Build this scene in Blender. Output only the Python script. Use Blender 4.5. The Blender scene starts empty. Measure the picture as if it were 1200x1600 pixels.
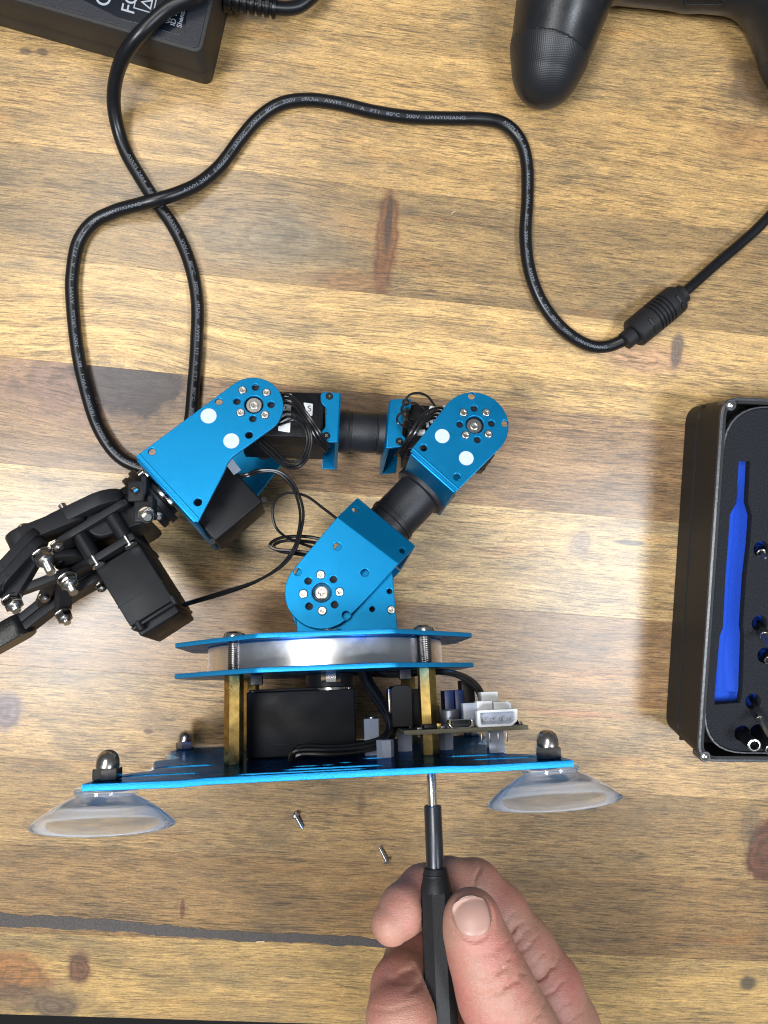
import bpy, bmesh, math, random
import numpy as np
from mathutils import Vector, Matrix

sc = bpy.context.scene
COL = sc.collection
MM = 0.001
random.seed(7)

# ------------------------------------------------------------------ camera, world, lights, exposure
FPX = 1200.0                      # focal length of the phone lens, in units of a 1200 px wide frame
def nrm(v):
    v = np.array(v, float)
    return v / np.linalg.norm(v)
CAMH = 370.5                      # lens height above the table top, mm
wz = -nrm([-92, 90, -FPX])        # table normal in camera axes
wx = nrm(np.array([1, 0, 0]) - wz * wz[0])
wy = np.cross(wz, wx)
C2W = np.array([wx, wy, wz])
CAM = np.array([0, 0, CAMH])
cam_data = bpy.data.cameras.new('camera')
cam_data.sensor_fit = 'HORIZONTAL'
cam_data.sensor_width = 36.0
cam_data.lens = 36.0
cam_data.clip_start = 0.01
cam_data.clip_end = 20.0
camera = bpy.data.objects.new('camera', cam_data)
COL.objects.link(camera)
m = Matrix([list(C2W[0]), list(C2W[1]), list(C2W[2])]).to_4x4()
m.translation = Vector(CAM * MM)
camera.matrix_world = m
sc.camera = camera

world = bpy.data.worlds.new('World')
sc.world = world
world.use_nodes = True
world.node_tree.nodes['Background'].inputs[0].default_value = (0.88, 0.94, 1.0, 1)
world.node_tree.nodes['Background'].inputs[1].default_value = 0.12

def area(name, loc, target, sx, sy, energy, col):
    d = bpy.data.lights.new(name, 'AREA')
    d.shape = 'RECTANGLE'; d.size = sx; d.size_y = sy
    d.energy = energy; d.color = col
    o = bpy.data.objects.new(name, d)
    COL.objects.link(o)
    o.location = loc
    o.rotation_euler = (Vector(target) - Vector(loc)).to_track_quat('-Z', 'Y').to_euler()
    return o
area('window_light_right', (0.72, -0.34, 1.45), (0.05, -0.05, 0), 0.52, 0.36, 20.0, (0.86, 0.93, 1.0))
area('window_light_left', (-0.58, -0.28, 1.35), (0.0, -0.05, 0), 0.44, 0.30, 22.0, (0.92, 0.96, 1.0))
area('bracket_fill_light', (-0.42, 0.60, 1.70), (-0.02, 0.05, 0), 0.7, 0.5, 13.0, (1.0, 0.97, 0.92))  # unseen fill added to brighten the blue brackets
sc.cycles.filter_width = 1.15
sc.view_settings.view_transform = 'Standard'
sc.view_settings.look = 'None'
sc.view_settings.exposure = 0.10
sc.view_settings.gamma = 1.0

# ------------------------------------------------------------------ frames: table (world) and the arm lying on its side
rz = -nrm([-91, -285, -FPX])                                  # the arm's depth axis in camera axes
_p1 = [130 - 600, 800 - 1230, -FPX]; _p2 = [895 - 600, 800 - 1192, -FPX]
rx = nrm(np.cross(np.cross(_p1, _p2), rz))
if rx[0] < 0: rx = -rx
ry = np.cross(rz, rx)
ORG = -rz * 240.0
def ray(u, v):
    return nrm([u - 600, 800 - v, -FPX])
def R(u, v, z):
    """point of the arm's own frame (mm) at depth z seen along a sight line"""
    d = ray(u, v); t = ((ORG @ rz) + z) / (d @ rz); p = d * t - ORG
    return Vector((float(p @ rx), float(p @ ry), z))
def RS(u, v, z):
    """photo pixels per mm there"""
    d = ray(u, v); t = ((ORG @ rz) + z) / (d @ rz)
    return FPX / (-(d * t)[2])
def P(u, v, z=0.0):
    d = C2W @ ray(u, v); t = (z - CAMH) / d[2]; w = CAM + d * t
    return Vector((float(w[0]), float(w[1]), z))
def WS(u, v, z=0.0):
    d = C2W @ ray(u, v); t = (z - CAMH) / d[2]
    return FPX / (-(ray(u, v) * t)[2])
RM = Matrix([list(C2W @ rx), list(C2W @ ry), list(C2W @ rz)]).transposed().to_4x4()
RM.translation = Vector((C2W @ ORG + CAM) * MM)

# ------------------------------------------------------------------ materials
def new_mat(name):
    mt = bpy.data.materials.new(name); mt.use_nodes = True
    nt = mt.node_tree
    return mt, nt, nt.nodes['Principled BSDF']
def N(nt, t, **kw):
    n = nt.nodes.new(t)
    for k, v in kw.items(): setattr(n, k, v)
    return n
def simple(name, col, rough=0.5, metal=0.0, noise=0.0, nscale=900.0, bump=0.0, bscale=2500.0, spec=0.5, rvar=0.0, **kw):
    mt, nt, b = new_mat(name)
    b.inputs['Base Color'].default_value = (*col, 1)
    b.inputs['Roughness'].default_value = rough
    b.inputs['Metallic'].default_value = metal
    b.inputs['Specular IOR Level'].default_value = spec
    for k, v in kw.items(): b.inputs[k].default_value = v
    tc = N(nt, 'ShaderNodeTexCoord')
    if noise:
        nz = N(nt, 'ShaderNodeTexNoise'); nz.inputs['Scale'].default_value = nscale; nz.inputs['Detail'].default_value = 4
        nt.links.new(tc.outputs['Object'], nz.inputs['Vector'])
        hs = N(nt, 'ShaderNodeHueSaturation'); hs.inputs['Color'].default_value = (*col, 1)
        mr = N(nt, 'ShaderNodeMapRange'); mr.inputs[3].default_value = 1 - noise; mr.inputs[4].default_value = 1 + noise
        mr.inputs[1].default_value = 0.3; mr.inputs[2].default_value = 0.7
        nt.links.new(nz.outputs[0], mr.inputs[0]); nt.links.new(mr.outputs[0], hs.inputs['Value'])
        nt.links.new(hs.outputs[0], b.inputs['Base Color'])
    if rvar:
        nz = N(nt, 'ShaderNodeTexNoise'); nz.inputs['Scale'].default_value = 120; nz.inputs['Detail'].default_value = 6
        nt.links.new(tc.outputs['Object'], nz.inputs['Vector'])
        mr = N(nt, 'ShaderNodeMapRange'); mr.inputs[3].default_value = rough - rvar; mr.inputs[4].default_value = rough + rvar
        mr.inputs[1].default_value = 0.3; mr.inputs[2].default_value = 0.7
        nt.links.new(nz.outputs[0], mr.inputs[0]); nt.links.new(mr.outputs[0], b.inputs['Roughness'])
    if bump:
        nz = N(nt, 'ShaderNodeTexNoise'); nz.inputs['Scale'].default_value = bscale; nz.inputs['Detail'].default_value = 3
        nt.links.new(tc.outputs['Object'], nz.inputs['Vector'])
        bp = N(nt, 'ShaderNodeBump'); bp.inputs['Strength'].default_value = bump; bp.inputs['Distance'].default_value = 0.0004
        nt.links.new(nz.outputs[0], bp.inputs['Height']); nt.links.new(bp.outputs[0], b.inputs['Normal'])
    return mt
M = {}
M['blue'] = simple('blue_anodised_aluminium', (0.0, 0.188, 0.415), 0.40, 0.76, noise=0.06, nscale=2200, bump=0.10, bscale=3500, rvar=0.04)
M['blue_plate'] = simple('smooth_blue_plate', (0.01, 0.20, 0.46), 0.24, 1.0, noise=0.08, nscale=1500, rvar=0.05)
M['blue_plate'].node_tree.nodes['Principled BSDF'].inputs['Specular Tint'].default_value = (0.02, 0.22, 0.50, 1)
M['blue_edge'] = simple('bright_cut_blue_aluminium', (0.005, 0.25, 0.56), 0.38, 0.6, noise=0.15, nscale=3000, bump=0.5, bscale=3000)
M['black'] = simple('black_moulded_plastic', (0.0074, 0.0077, 0.0093), 0.42, bump=0.12, bscale=2500, rvar=0.06, spec=0.2)
M['black_soft'] = simple('black_satin_plastic', (0.0136, 0.0136, 0.0155), 0.50, bump=0.25, bscale=3000, rvar=0.05, noise=0.2, nscale=1500, spec=0.2)
M['black_tube'] = simple('black_tube', (0.0124, 0.0130, 0.0161), 0.40, bump=0.30, bscale=2600, rvar=0.08, spec=0.32)
M['servo'] = simple('black_servo_case', (0.0068, 0.0071, 0.0087), 0.48, bump=0.15, bscale=2200, rvar=0.08, spec=0.2)
M['wire'] = simple('black_wire_jacket', (0.010, 0.010, 0.011), 0.25)
M['cable'] = simple('black_cable_jacket', (0.006, 0.0065, 0.008), 0.33, rvar=0.05, spec=0.35)
M['steel'] = simple('bright_steel', (0.72, 0.70, 0.66), 0.22, 1.0, noise=0.12, nscale=2500)
M['nickel'] = simple('dark_nickel', (0.34, 0.32, 0.30), 0.22, 1.0, noise=0.1, nscale=800)
M['capnut'] = simple('worn_nickel_plate', (0.50, 0.47, 0.44), 0.27, 1.0, noise=0.15, nscale=700, rvar=0.08)
M['screwhead'] = simple('zinc_screw_head', (0.60, 0.58, 0.54), 0.30, 1.0, noise=0.2, nscale=3000)
M['thread'] = simple('threaded_steel', (0.42, 0.40, 0.38), 0.30, 1.0)
M['ring'] = simple('turned_aluminium', (0.82, 0.84, 0.88), 0.30, 1.0, noise=0.04, nscale=300, rvar=0.05)
M['brass'] = simple('worn_brass', (0.50, 0.34, 0.11), 0.36, 1.0, noise=0.28, nscale=420, rvar=0.12, bump=0.15)
M['white'] = simple('white_plastic', (0.72, 0.74, 0.76), 0.38)
M['sticker'] = simple('white_dot', (0.44, 0.50, 0.60), 0.6, noise=0.06, nscale=600)
M['nylon'] = simple('pale_nylon', (0.42, 0.46, 0.56), 0.35, **{'Subsurface Weight': 0.3, 'Subsurface Radius': (.003, .003, .003)})
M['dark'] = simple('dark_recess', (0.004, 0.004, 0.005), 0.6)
M['rubber'] = simple('black_rubber', (0.0062, 0.0062, 0.0068), 0.30, bump=0.3, bscale=900, spec=0.32)
M['pcb'] = simple('circuit_board', (0.030, 0.032, 0.026), 0.45, noise=0.3)
M['pcb_edge'] = simple('board_edge', (0.14, 0.13, 0.085), 0.7, noise=0.25, nscale=2000)
M['can'] = simple('capacitor_can', (0.20, 0.21, 0.24), 0.42, 0.8)
M['blueblock'] = simple('blue_plastic', (0.008, 0.028, 0.13), 0.4)
M['foam'] = simple('black_foam', (0.0136, 0.0149, 0.0186), 0.95, noise=0.55, nscale=1600, bump=1.0, bscale=1600, spec=0.2)
M['bluefoam'] = simple('blue_foam', (0.004, 0.050, 0.40), 0.75, noise=0.10, nscale=900, bump=0.4, bscale=2500, spec=0.3)
M['case'] = simple('charcoal_case_plastic', (0.0087, 0.0081, 0.0081), 0.50, bump=0.04, spec=0.25)
M['case_rim'] = simple('case_rim_plastic', (0.022, 0.023, 0.028), 0.30, bump=0.2, bscale=600)
M['adapter'] = simple('grey_black_adapter_plastic', (0.0223, 0.0205, 0.0192), 0.55, noise=0.12, bump=0.5, bscale=2600, spec=0.32)
M['adapter_top'] = simple('adapter_lid_plastic', (0.0084, 0.0098, 0.0154), 0.45, bump=0.4, bscale=2600, spec=0.4)
M['label'] = simple('glossy_black_label', (0.005, 0.007, 0.012), 0.16, spec=0.22)
M['print'] = simple('grey_print', (0.28, 0.30, 0.34), 0.5)
M['cableprint'] = simple('pale_cable_print', (0.12, 0.135, 0.17), 0.5)
M['grip'] = simple('controller_shell', (0.0098, 0.0105, 0.0126), 0.34, bump=0.10, bscale=1500, rvar=0.07, spec=0.45)
M['handle'] = simple('screwdriver_handle', (0.0124, 0.0124, 0.0136), 0.52, bump=0.25, bscale=1800, noise=0.2, spec=0.32)
M['shaft'] = simple('black_nickel_shaft', (0.075, 0.078, 0.088), 0.28, 0.85, rvar=0.06)
M['floor'] = simple('dark_floor', (0.010, 0.009, 0.009), 0.8, noise=0.3)
M['filler'] = simple('dark_resin_filler', (0.062, 0.053, 0.049), 0.75, noise=0.35, nscale=1500, bump=0.8, bscale=2200)
M['nail'] = simple('fingernail', (0.40, 0.235, 0.190), 0.42, **{'Subsurface Weight': 0.3, 'Subsurface Radius': (.003, .0015, .001)})
M['nail_edge'] = simple('fingernail_edge', (0.55, 0.40, 0.29), 0.45)
M['shaving'] = simple('pale_wood_shaving', (0.62, 0.50, 0.33), 0.7)

def clear_mat():
    mt, nt, b = new_mat('clear_soft_vinyl')
    b.inputs['Base Color'].default_value = (0.90, 0.94, 1.0, 1)
    b.inputs['Roughness'].default_value = 0.05
    b.inputs['Transmission Weight'].default_value = 0.93
    b.inputs['IOR'].default_value = 1.27
    tr = N(nt, 'ShaderNodeBsdfTranslucent'); tr.inputs[0].default_value = (0.80, 0.88, 1.0, 1)
    df = N(nt, 'ShaderNodeBsdfDiffuse'); df.inputs[0].default_value = (0.72, 0.80, 0.92, 1)
    m1 = N(nt, 'ShaderNodeMixShader'); m1.inputs[0].default_value = 0.5
    nt.links.new(tr.outputs[0], m1.inputs[1]); nt.links.new(df.outputs[0], m1.inputs[2])
    m2 = N(nt, 'ShaderNodeMixShader'); nz = N(nt, 'ShaderNodeTexNoise'); nz.inputs['Scale'].default_value = 90
    tc = N(nt, 'ShaderNodeTexCoord'); nt.links.new(tc.outputs['Object'], nz.inputs['Vector'])
    mr = N(nt, 'ShaderNodeMapRange'); mr.inputs[1].default_value = .35; mr.inputs[2].default_value = .65; mr.inputs[3].default_value = .03; mr.inputs[4].default_value = .15
    nt.links.new(nz.outputs[0], mr.inputs[0]); nt.links.new(mr.outputs[0], m2.inputs[0])
    nt.links.new(b.outputs[0], m2.inputs[1]); nt.links.new(m1.outputs[0], m2.inputs[2])
    nt.links.new(m2.outputs[0], nt.nodes['Material Output'].inputs[0])
    return mt
M['clear'] = clear_mat()

# plank wood: grain runs along the object's X
def wood_mat(knots_and_shade):
    mt, nt, b = new_mat('acacia_wood')
    L = nt.links.new
    tc = N(nt, 'ShaderNodeTexCoord')
    sc_ = N(nt, 'ShaderNodeVectorMath', operation='SCALE'); sc_.inputs[3].default_value = 1000.0
    L(tc.outputs['Object'], sc_.inputs[0])
    oi = N(nt, 'ShaderNodeObjectInfo')
    def mth(op, a, c=None, clamp=False):
        n = N(nt, 'ShaderNodeMath', operation=op); n.use_clamp = clamp
        for i, x in enumerate((a, c)):
            if x is None: continue
            if isinstance(x, (int, float)): n.inputs[i].default_value = x
            else: L(x, n.inputs[i])
        return n.outputs[0]
    rnd = mth('MULTIPLY', oi.outputs['Random'], 40.0)
    # knots bend the grain round them
    sep = N(nt, 'ShaderNodeSeparateXYZ'); L(sc_.outputs[0], sep.inputs[0])
    X, Y = sep.outputs[0], sep.outputs[1]
    jn = N(nt, 'ShaderNodeTexNoise'); jn.inputs['Scale'].default_value = 0.09; jn.inputs['Detail'].default_value = 5
    jn.inputs['Roughness'].default_value = 0.62
    L(sc_.outputs[0], jn.inputs['Vector'])
    jit = mth('SUBTRACT', jn.outputs[0], 0.5)
    warp = None; masks = []
    for (kx, ky, kw, kh, col, st, soft) in knots_and_shade:
        dx = mth('DIVIDE', mth('SUBTRACT', X, kx), kw)
        dy = mth('DIVIDE', mth('SUBTRACT', Y, ky), kh)
        d2 = mth('ADD', mth('MULTIPLY', dx, dx), mth('MULTIPLY', dy, dy))
        masks.append((mth('ADD', mth('SQRT', d2), mth('MULTIPLY', jit, 1.3)), kx, ky, kw, kh, col, st, soft))
        if kh > kw or kw < 8: continue
        g = mth('MULTIPLY', mth('MULTIPLY', dy, mth('POWER', 2.718, mth('MULTIPLY', d2, -0.35))), kh * 0.28)
        warp = g if warp is None else mth('ADD', warp, g)
    lw = N(nt, 'ShaderNodeTexNoise'); lw.noise_dimensions = '4D'; lw.inputs['Scale'].default_value = 1.0; lw.inputs['Detail'].default_value = 2
    cm = N(nt, 'ShaderNodeCombineXYZ'); L(mth('MULTIPLY', X, 0.0065), cm.inputs[0]); L(mth('MULTIPLY', Y, 0.012), cm.inputs[1])
    L(cm.outputs[0], lw.inputs['Vector']); L(rnd, lw.inputs['W'])
    Y2 = mth('SUBTRACT', mth('ADD', Y, mth('MULTIPLY', mth('SUBTRACT', lw.outputs[0], 0.5), 9.0)), warp)
    def noise(fx, fy, det, rough, off, dist=0.0):
        c = N(nt, 'ShaderNodeCombineXYZ')
        L(mth('MULTIPLY', X, fx), c.inputs[0]); L(mth('MULTIPLY', Y2, fy), c.inputs[1]); c.inputs[2].default_value = off
        n = N(nt, 'ShaderNodeTexNoise'); n.noise_dimensions = '4D'
        n.inputs['Scale'].default_value = 1.0; n.inputs['Detail'].default_value = det; n.inputs['Roughness'].default_value = rough
        n.inputs['Distortion'].default_value = dist
        L(c.outputs[0], n.inputs['Vector']); L(rnd, n.inputs['W'])
        return n.outputs[0]
    def mapr(v, a, c, lo, hi):
        n = N(nt, 'ShaderNodeMapRange'); n.inputs[1].default_value = a; n.inputs[2].default_value = c
        n.inputs[3].default_value = lo; n.inputs[4].default_value = hi
        L(v, n.inputs[0]); return n.outputs[0]
    def mix(f, a, c, mode='MIX'):
        n = N(nt, 'ShaderNodeMix', data_type='RGBA', blend_type=mode)
        if isinstance(f, (int, float)): n.inputs[0].default_value = f
        else: L(f, n.inputs[0])
        for i, x in ((6, a), (7, c)):
            if isinstance(x, tuple): n.inputs[i].default_value = (*x, 1)
            else: L(x, n.inputs[i])
        return n.outputs[2]
    bands = noise(0.008, 0.22, 4, 0.55, 3.1, 0.0)
    blot = noise(0.020, 0.060, 6, 0.72, 9.7)
    fib = noise(0.13, 2.9, 4, 0.72, 1.7)
    fine = noise(0.9, 3.6, 3, 0.75, 5.5)
    por = noise(0.085, 1.75, 3, 0.65, 7.3)
    porm = noise(0.016, 0.05, 3, 0.5, 2.2)
    col = mix(mapr(bands, 0.32, 0.72, 0, 1), (0.45, 0.302, 0.142), (0.265, 0.172, 0.082))
    col = mix(mapr(blot, 0.46, 0.64, 0, 0.70), col, (0.150, 0.115, 0.075))
    warmn = noise(0.018, 0.10, 3, 0.5, 12.4)
    col = mix(mapr(warmn, 0.60, 0.74, 0, 0.35), col, (0.40, 0.18, 0.055))
    fv = mapr(fib, 0.33, 0.68, 1.30, 0.62)
    fcol = N(nt, 'ShaderNodeCombineColor')
    for i in range(3): L(fv, fcol.inputs[i])
    col = mix(1.0, col, fcol.outputs[0], 'MULTIPLY')
    fv2 = mapr(fine, 0.3, 0.7, 1.38, 0.62)
    f2 = N(nt, 'ShaderNodeCombineColor')
    for i in range(3): L(fv2, f2.inputs[i])
    col = mix(1.0, col, f2.outputs[0], 'MULTIPLY')
    pm = mth('MULTIPLY', mapr(por, 0.535, 0.60, 0, 1), mapr(porm, 0.36, 0.60, 0.10, 1.0))
    col = mix(mth('MULTIPLY', pm, 0.66), col, (0.060, 0.046, 0.037))
    for (dist0, kx, ky, kw, kh, kc, st, soft) in masks:
        dist = mth('ADD', dist0, mth('MULTIPLY', mth('SUBTRACT', fib, 0.5), 1.1 if kw > 4 else 0.5))
        mk = N(nt, 'ShaderNodeMapRange'); mk.interpolation_type = 'SMOOTHSTEP'
        mk.inputs[1].default_value = 1 + soft * .8; mk.inputs[2].default_value = 1 - soft * .8
        mk.inputs[3].default_value = 0; mk.inputs[4].default_value = st
        L(dist, mk.inputs[0])
        lim = mk.outputs[0]
        rr_ = [(rows[i + 1], rows[i]) for i in range(len(rows) - 1) if rows[i + 1] <= ky <= rows[i]]
        if rr_:
            lim = mth('MULTIPLY', lim, mth('MULTIPLY', mth('GREATER_THAN', Y, rr_[0][0]), mth('LESS_THAN', Y, rr_[0][1])))
        rings = mapr(mth('SINE', mth('MULTIPLY', dist0, 14.0)), -1, 1, 0.72, 1.2)
        shade = mth('MULTIPLY', mapr(fib, 0.3, 0.7, 1.35, 0.60), rings if kh > 4 else 1.0)
        sh = N(nt, 'ShaderNodeCombineColor')
        for i in range(3): L(shade, sh.inputs[i])
        kcol = mix(1.0, kc, sh.outputs[0], 'MULTIPLY')
        col = mix(lim, col, kcol)
    pm2 = mth('MULTIPLY', mapr(noise(0.11, 2.3, 3, 0.65, 21.3), 0.54, 0.60, 0, 1), 0.62)
    col = mix(pm2, col, (0.055, 0.042, 0.034))
    col = mix(1.0, col, oi.outputs['Color'], 'MULTIPLY')
    L(col, b.inputs['Base Color'])
    L(mapr(fib, 0.3, 0.7, 0.42, 0.56), b.inputs['Roughness'])
    b.inputs['Coat Weight'].default_value = 0.55; b.inputs['Coat Roughness'].default_value = 0.27; b.inputs['Coat IOR'].default_value = 1.5
    b.inputs['Specular IOR Level'].default_value = 0.35
    hsum = mth('SUBTRACT', mth('ADD', mth('MULTIPLY', fib, -0.6), mth('MULTIPLY', fine, -0.5)), mth('MULTIPLY', pm, 0.35))
    bp = N(nt, 'ShaderNodeBump'); bp.inputs['Strength'].default_value = 0.55; bp.inputs['Distance'].default_value = 0.0005
    L(hsum, bp.inputs['Height']); L(bp.outputs[0], b.inputs['Normal'])
    return mt

# ------------------------------------------------------------------ mesh builder (all lengths in mm)
def circle(cx, cy, r, n=24, a0=0.0):
    return [(cx + r * math.cos(a0 + 2 * math.pi * k / n), cy + r * math.sin(a0 + 2 * math.pi * k / n)) for k in range(n)]
def roundpoly(pts, r, seg=4):
    out = []; n = len(pts)
    rr = r if isinstance(r, (list, tuple)) else [r] * n
    for i in range(n):
        p = Vector(pts[i]); a = Vector(pts[i - 1]); c = Vector(pts[(i + 1) % n])
        da = (a - p); dc = (c - p); q = min(rr[i], da.length * 0.48, dc.length * 0.48)
        if q < 1e-3: out.append(tuple(p)); continue
        s = p + da.normalized() * q; e = p + dc.normalized() * q
        for k in range(seg + 1):
            t = k / seg
            v = s * (1 - t) ** 2 + p * 2 * t * (1 - t) + e * t * t
            out.append((v.x, v.y))
    return out
def hull(pts):
    pts = sorted(set((round(p[0], 4), round(p[1], 4)) for p in pts))
    def half(ps):
        h = []
        for p in ps:
            while len(h) > 1 and (h[-1][0] - h[-2][0]) * (p[1] - h[-2][1]) - (h[-1][1] - h[-2][1]) * (p[0] - h[-2][0]) <= 0: h.pop()
            h.append(p)
        return h
    a = half(pts); c = half(pts[::-1])
    return a[:-1] + c[:-1]
def frame(o, z, x=None):
    """matrix with its Z along z (and X near x) at point o"""
    z = Vector(z).normalized()
    x = Vector(x) if x is not None else Vector((1, 0, 0))
    if abs(z.dot(x.normalized())) > 0.98: x = Vector((0, 1, 0))
    y = z.cross(x).normalized(); x = y.cross(z)
    mt = Matrix([x, y, z]).transposed().to_4x4(); mt.translation = Vector(o)
    return mt
def spline(pts, step=2.0):
    pts = [Vector(p) for p in pts]
    P_ = [pts[0] * 2 - pts[1]] + pts + [pts[-1] * 2 - pts[-2]]
    out = []
    for i in range(1, len(P_) - 2):
        p0, p1, p2, p3 = P_[i - 1:i + 3]
        n = max(3, int((p2 - p1).length / step))
        for k in range(n):
            t = k / n
            out.append(0.5 * ((2 * p1) + (p2 - p0) * t + (2 * p0 - 5 * p1 + 4 * p2 - p3) * t * t + (3 * p1 - p0 - 3 * p2 + p3) * t ** 3))
    out.append(pts[-1])
    return out
class MB:
    def __init__(s): s.v = []; s.f = []; s.m = []; s.mats = []; s.flat = set()
    def mi(s, mat):
        if mat not in s.mats: s.mats.append(mat)
        return s.mats.index(mat)
    def add(s, vs, fs, mat, mx=None):
        o = len(s.v); i = s.mi(mat)
        for v in vs:
            v = Vector(v)
            s.v.append(mx @ v if mx is not None else v)
        for f in fs: s.f.append([o + k for k in f]); s.m.append(i)
        return s
    def from_bm(s, bm, mat, mx=None):
        bm.verts.index_update()
        s.add([v.co for v in bm.verts], [[v.index for v in f.verts] for f in bm.faces], mat, mx); bm.free()
        return s
    def box(s, c, size, mat, bev=0.3, mx=None, seg=2, taper=1.0):
        bm = bmesh.new(); bmesh.ops.create_cube(bm, size=1.0)
        for v in bm.verts:
            k = taper if v.co.z > 0 else 1.0
            v.co = Vector((v.co.x * size[0] * k, v.co.y * size[1] * k, v.co.z * size[2])) + Vector(c)
        if bev > 0: bmesh.ops.bevel(bm, geom=bm.edges[:], offset=bev, segments=seg, affect='EDGES', profile=0.5)
        return s.from_bm(bm, mat, mx)
    def lathe(s, prof, mat, mx=None, n=28, cap=True):
        vs = []; fs = []
        for (r, z) in prof:
            for k in range(n):
                a = 2 * math.pi * k / n; vs.append((r * math.cos(a), r * math.sin(a), z))
        for i in range(len(prof) - 1):
            for k in range(n):
                k2 = (k + 1) % n
                fs.append([i * n + k, i * n + k2, (i + 1) * n + k2, (i + 1) * n + k])
        if cap:
            fs.append([k for k in range(n)][::-1]); fs.append([(len(prof) - 1) * n + k for k in range(n)])
        return s.add(vs, fs, mat, mx)
    def cyl(s, p0, p1, r, mat, r1=None, n=24, bev=0.0):
        p0 = Vector(p0); p1 = Vector(p1); h = (p1 - p0).length; r1 = r if r1 is None else r1
        if bev: prof = [(r - bev, 0), (r, bev), (r1, h - bev), (r1 - bev, h)]
        else: prof = [(r, 0), (r1, h)]
        return s.lathe(prof, mat, frame(p0, p1 - p0), n)
    def thread(s, p0, p1, r, mat, pitch=0.8, n=16):
        p0 = Vector(p0); p1 = Vector(p1); h = (p1 - p0).length; prof = []; z = 0.0
        while z < h - pitch * 0.5:
            prof += [(r, z), (r * 0.82, z + pitch * 0.5)]; z += pitch
        prof.append((r, h))
        return s.lathe(prof, mat, frame(p0, p1 - p0), n)
    def tube(s, pts, r, mat, n=10, step=2.0, smooth=True):
        ps = spline(pts, step) if smooth else [Vector(p) for p in pts]
        up = None; vs = []; fs = []
        for i, p in enumerate(ps):
            t = (ps[min(i + 1, len(ps) - 1)] - ps[max(i - 1, 0)]).normalized()
            if up is None: up = t.orthogonal().normalized()
            up = (up - t * up.dot(t)).normalized(); sd = t.cross(up)
            for k in range(n):
                a = 2 * math.pi * k / n; vs.append(p + (up * math.cos(a) + sd * math.sin(a)) * r)
        for i in range(len(ps) - 1):
            for k in range(n):
                k2 = (k + 1) % n
                fs.append([i * n + k, i * n + k2, (i + 1) * n + k2, (i + 1) * n + k])
        fs.append(list(range(n))[::-1]); fs.append([(len(ps) - 1) * n + k for k in range(n)])
        return s.add(vs, fs, mat)
    def plate(s, outline, holes, z0, z1, mat, bev=0.2, mx=None, edge=None):
        cu = bpy.data.curves.new('t', 'CURVE'); cu.dimensions = '2D'; cu.fill_mode = 'BOTH'
        cu.extrude = max((z1 - z0) / 2 - bev, 0.001); cu.bevel_depth = bev; cu.bevel_resolution = 1; cu.offset = -bev
        for loop in [outline] + list(holes):
            ar = sum(loop[i - 1][0] * loop[i][1] - loop[i][0] * loop[i - 1][1] for i in range(len(loop)))
            lp = loop if ar > 0 else loop[::-1]
            sp = cu.splines.new('POLY'); sp.points.add(len(lp) - 1)
            for q, p in zip(sp.points, lp): q.co = (p[0], p[1], 0, 1)
            sp.use_cyclic_u = True
        ob = bpy.data.objects.new('t', cu)
        me = bpy.data.meshes.new_from_object(ob)
        zc = (z0 + z1) / 2
        o = len(s.v); i = s.mi(mat); ie = s.mi(edge) if edge is not None else i
        for v in me.vertices:
            c = Vector((v.co.x, v.co.y, v.co.z + zc)); s.v.append(mx @ c if mx is not None else c)
        for p in me.polygons:
            if abs(p.normal.z) > 0.999: s.flat.add(len(s.f))
            s.f.append([o + k for k in p.vertices]); s.m.append(ie if abs(p.normal.z) < 0.9 else i)
        bpy.data.objects.remove(ob); bpy.data.curves.remove(cu); bpy.data.meshes.remove(me)
        return s
    def text(s, body, size, mat, mx, align='LEFT', extrude=0.05, fn=None):
        cu = bpy.data.curves.new('t', 'FONT'); cu.body = body; cu.size = size; cu.align_x = align; cu.extrude = extrude
        ob = bpy.data.objects.new('t', cu); me = bpy.data.meshes.new_from_object(ob)
        if fn:
            bm = bmesh.new(); bm.from_mesh(me); bmesh.ops.remove_doubles(bm, verts=bm.verts, dist=1e-5)
            for k in range(-3, 10):
                bmesh.ops.bisect_plane(bm, geom=bm.verts[:] + bm.edges[:] + bm.faces[:], plane_co=(0, k * 0.3, 0), plane_no=(0, 1, 0))
            bmesh.ops.triangulate(bm, faces=bm.faces[:]); bm.to_mesh(me); bm.free()
        vs = [(fn(v.co) if fn else Vector(v.co)) for v in me.vertices]
        s.add(vs, [list(p.vertices) for p in me.polygons], mat, mx)
        bpy.data.objects.remove(ob); bpy.data.curves.remove(cu); bpy.data.meshes.remove(me)
        return s
    def mesh(s, name, angle=35):
        me = bpy.data.meshes.new(name)
        me.from_pydata([tuple(v * MM) for v in s.v], [], s.f)
        for mt in s.mats: me.materials.append(mt)
        me.polygons.foreach_set('material_index', s.m)
        me.polygons.foreach_set('use_smooth', [k not in s.flat for k in range(len(s.f))])
        me.update()
        bm = bmesh.new(); bm.from_mesh(me)
        bmesh.ops.remove_doubles(bm, verts=bm.verts, dist=1e-6)
        bmesh.ops.recalc_face_normals(bm, faces=bm.faces)
        bm.to_mesh(me); bm.free()
        fl_ = [p.use_smooth for p in me.polygons]
        me.set_sharp_from_angle(angle=math.radians(angle))
        me.polygons.foreach_set('use_smooth', fl_)
        return me
    def build(s, name, parent=None, angle=35, label=None):
        o = bpy.data.objects.new(name, s.mesh(name, angle)); COL.objects.link(o)
        if parent: o.parent = parent
        if label: o['label'] = label
        return o
def inst(me, name, mx, parent, label=None):
    o = bpy.data.objects.new(name, me); COL.objects.link(o); o.parent = parent
    mx = mx.copy(); mx.translation = mx.translation * MM
    o.matrix_local = mx
    if label: o['label'] = label
    return o
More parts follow.
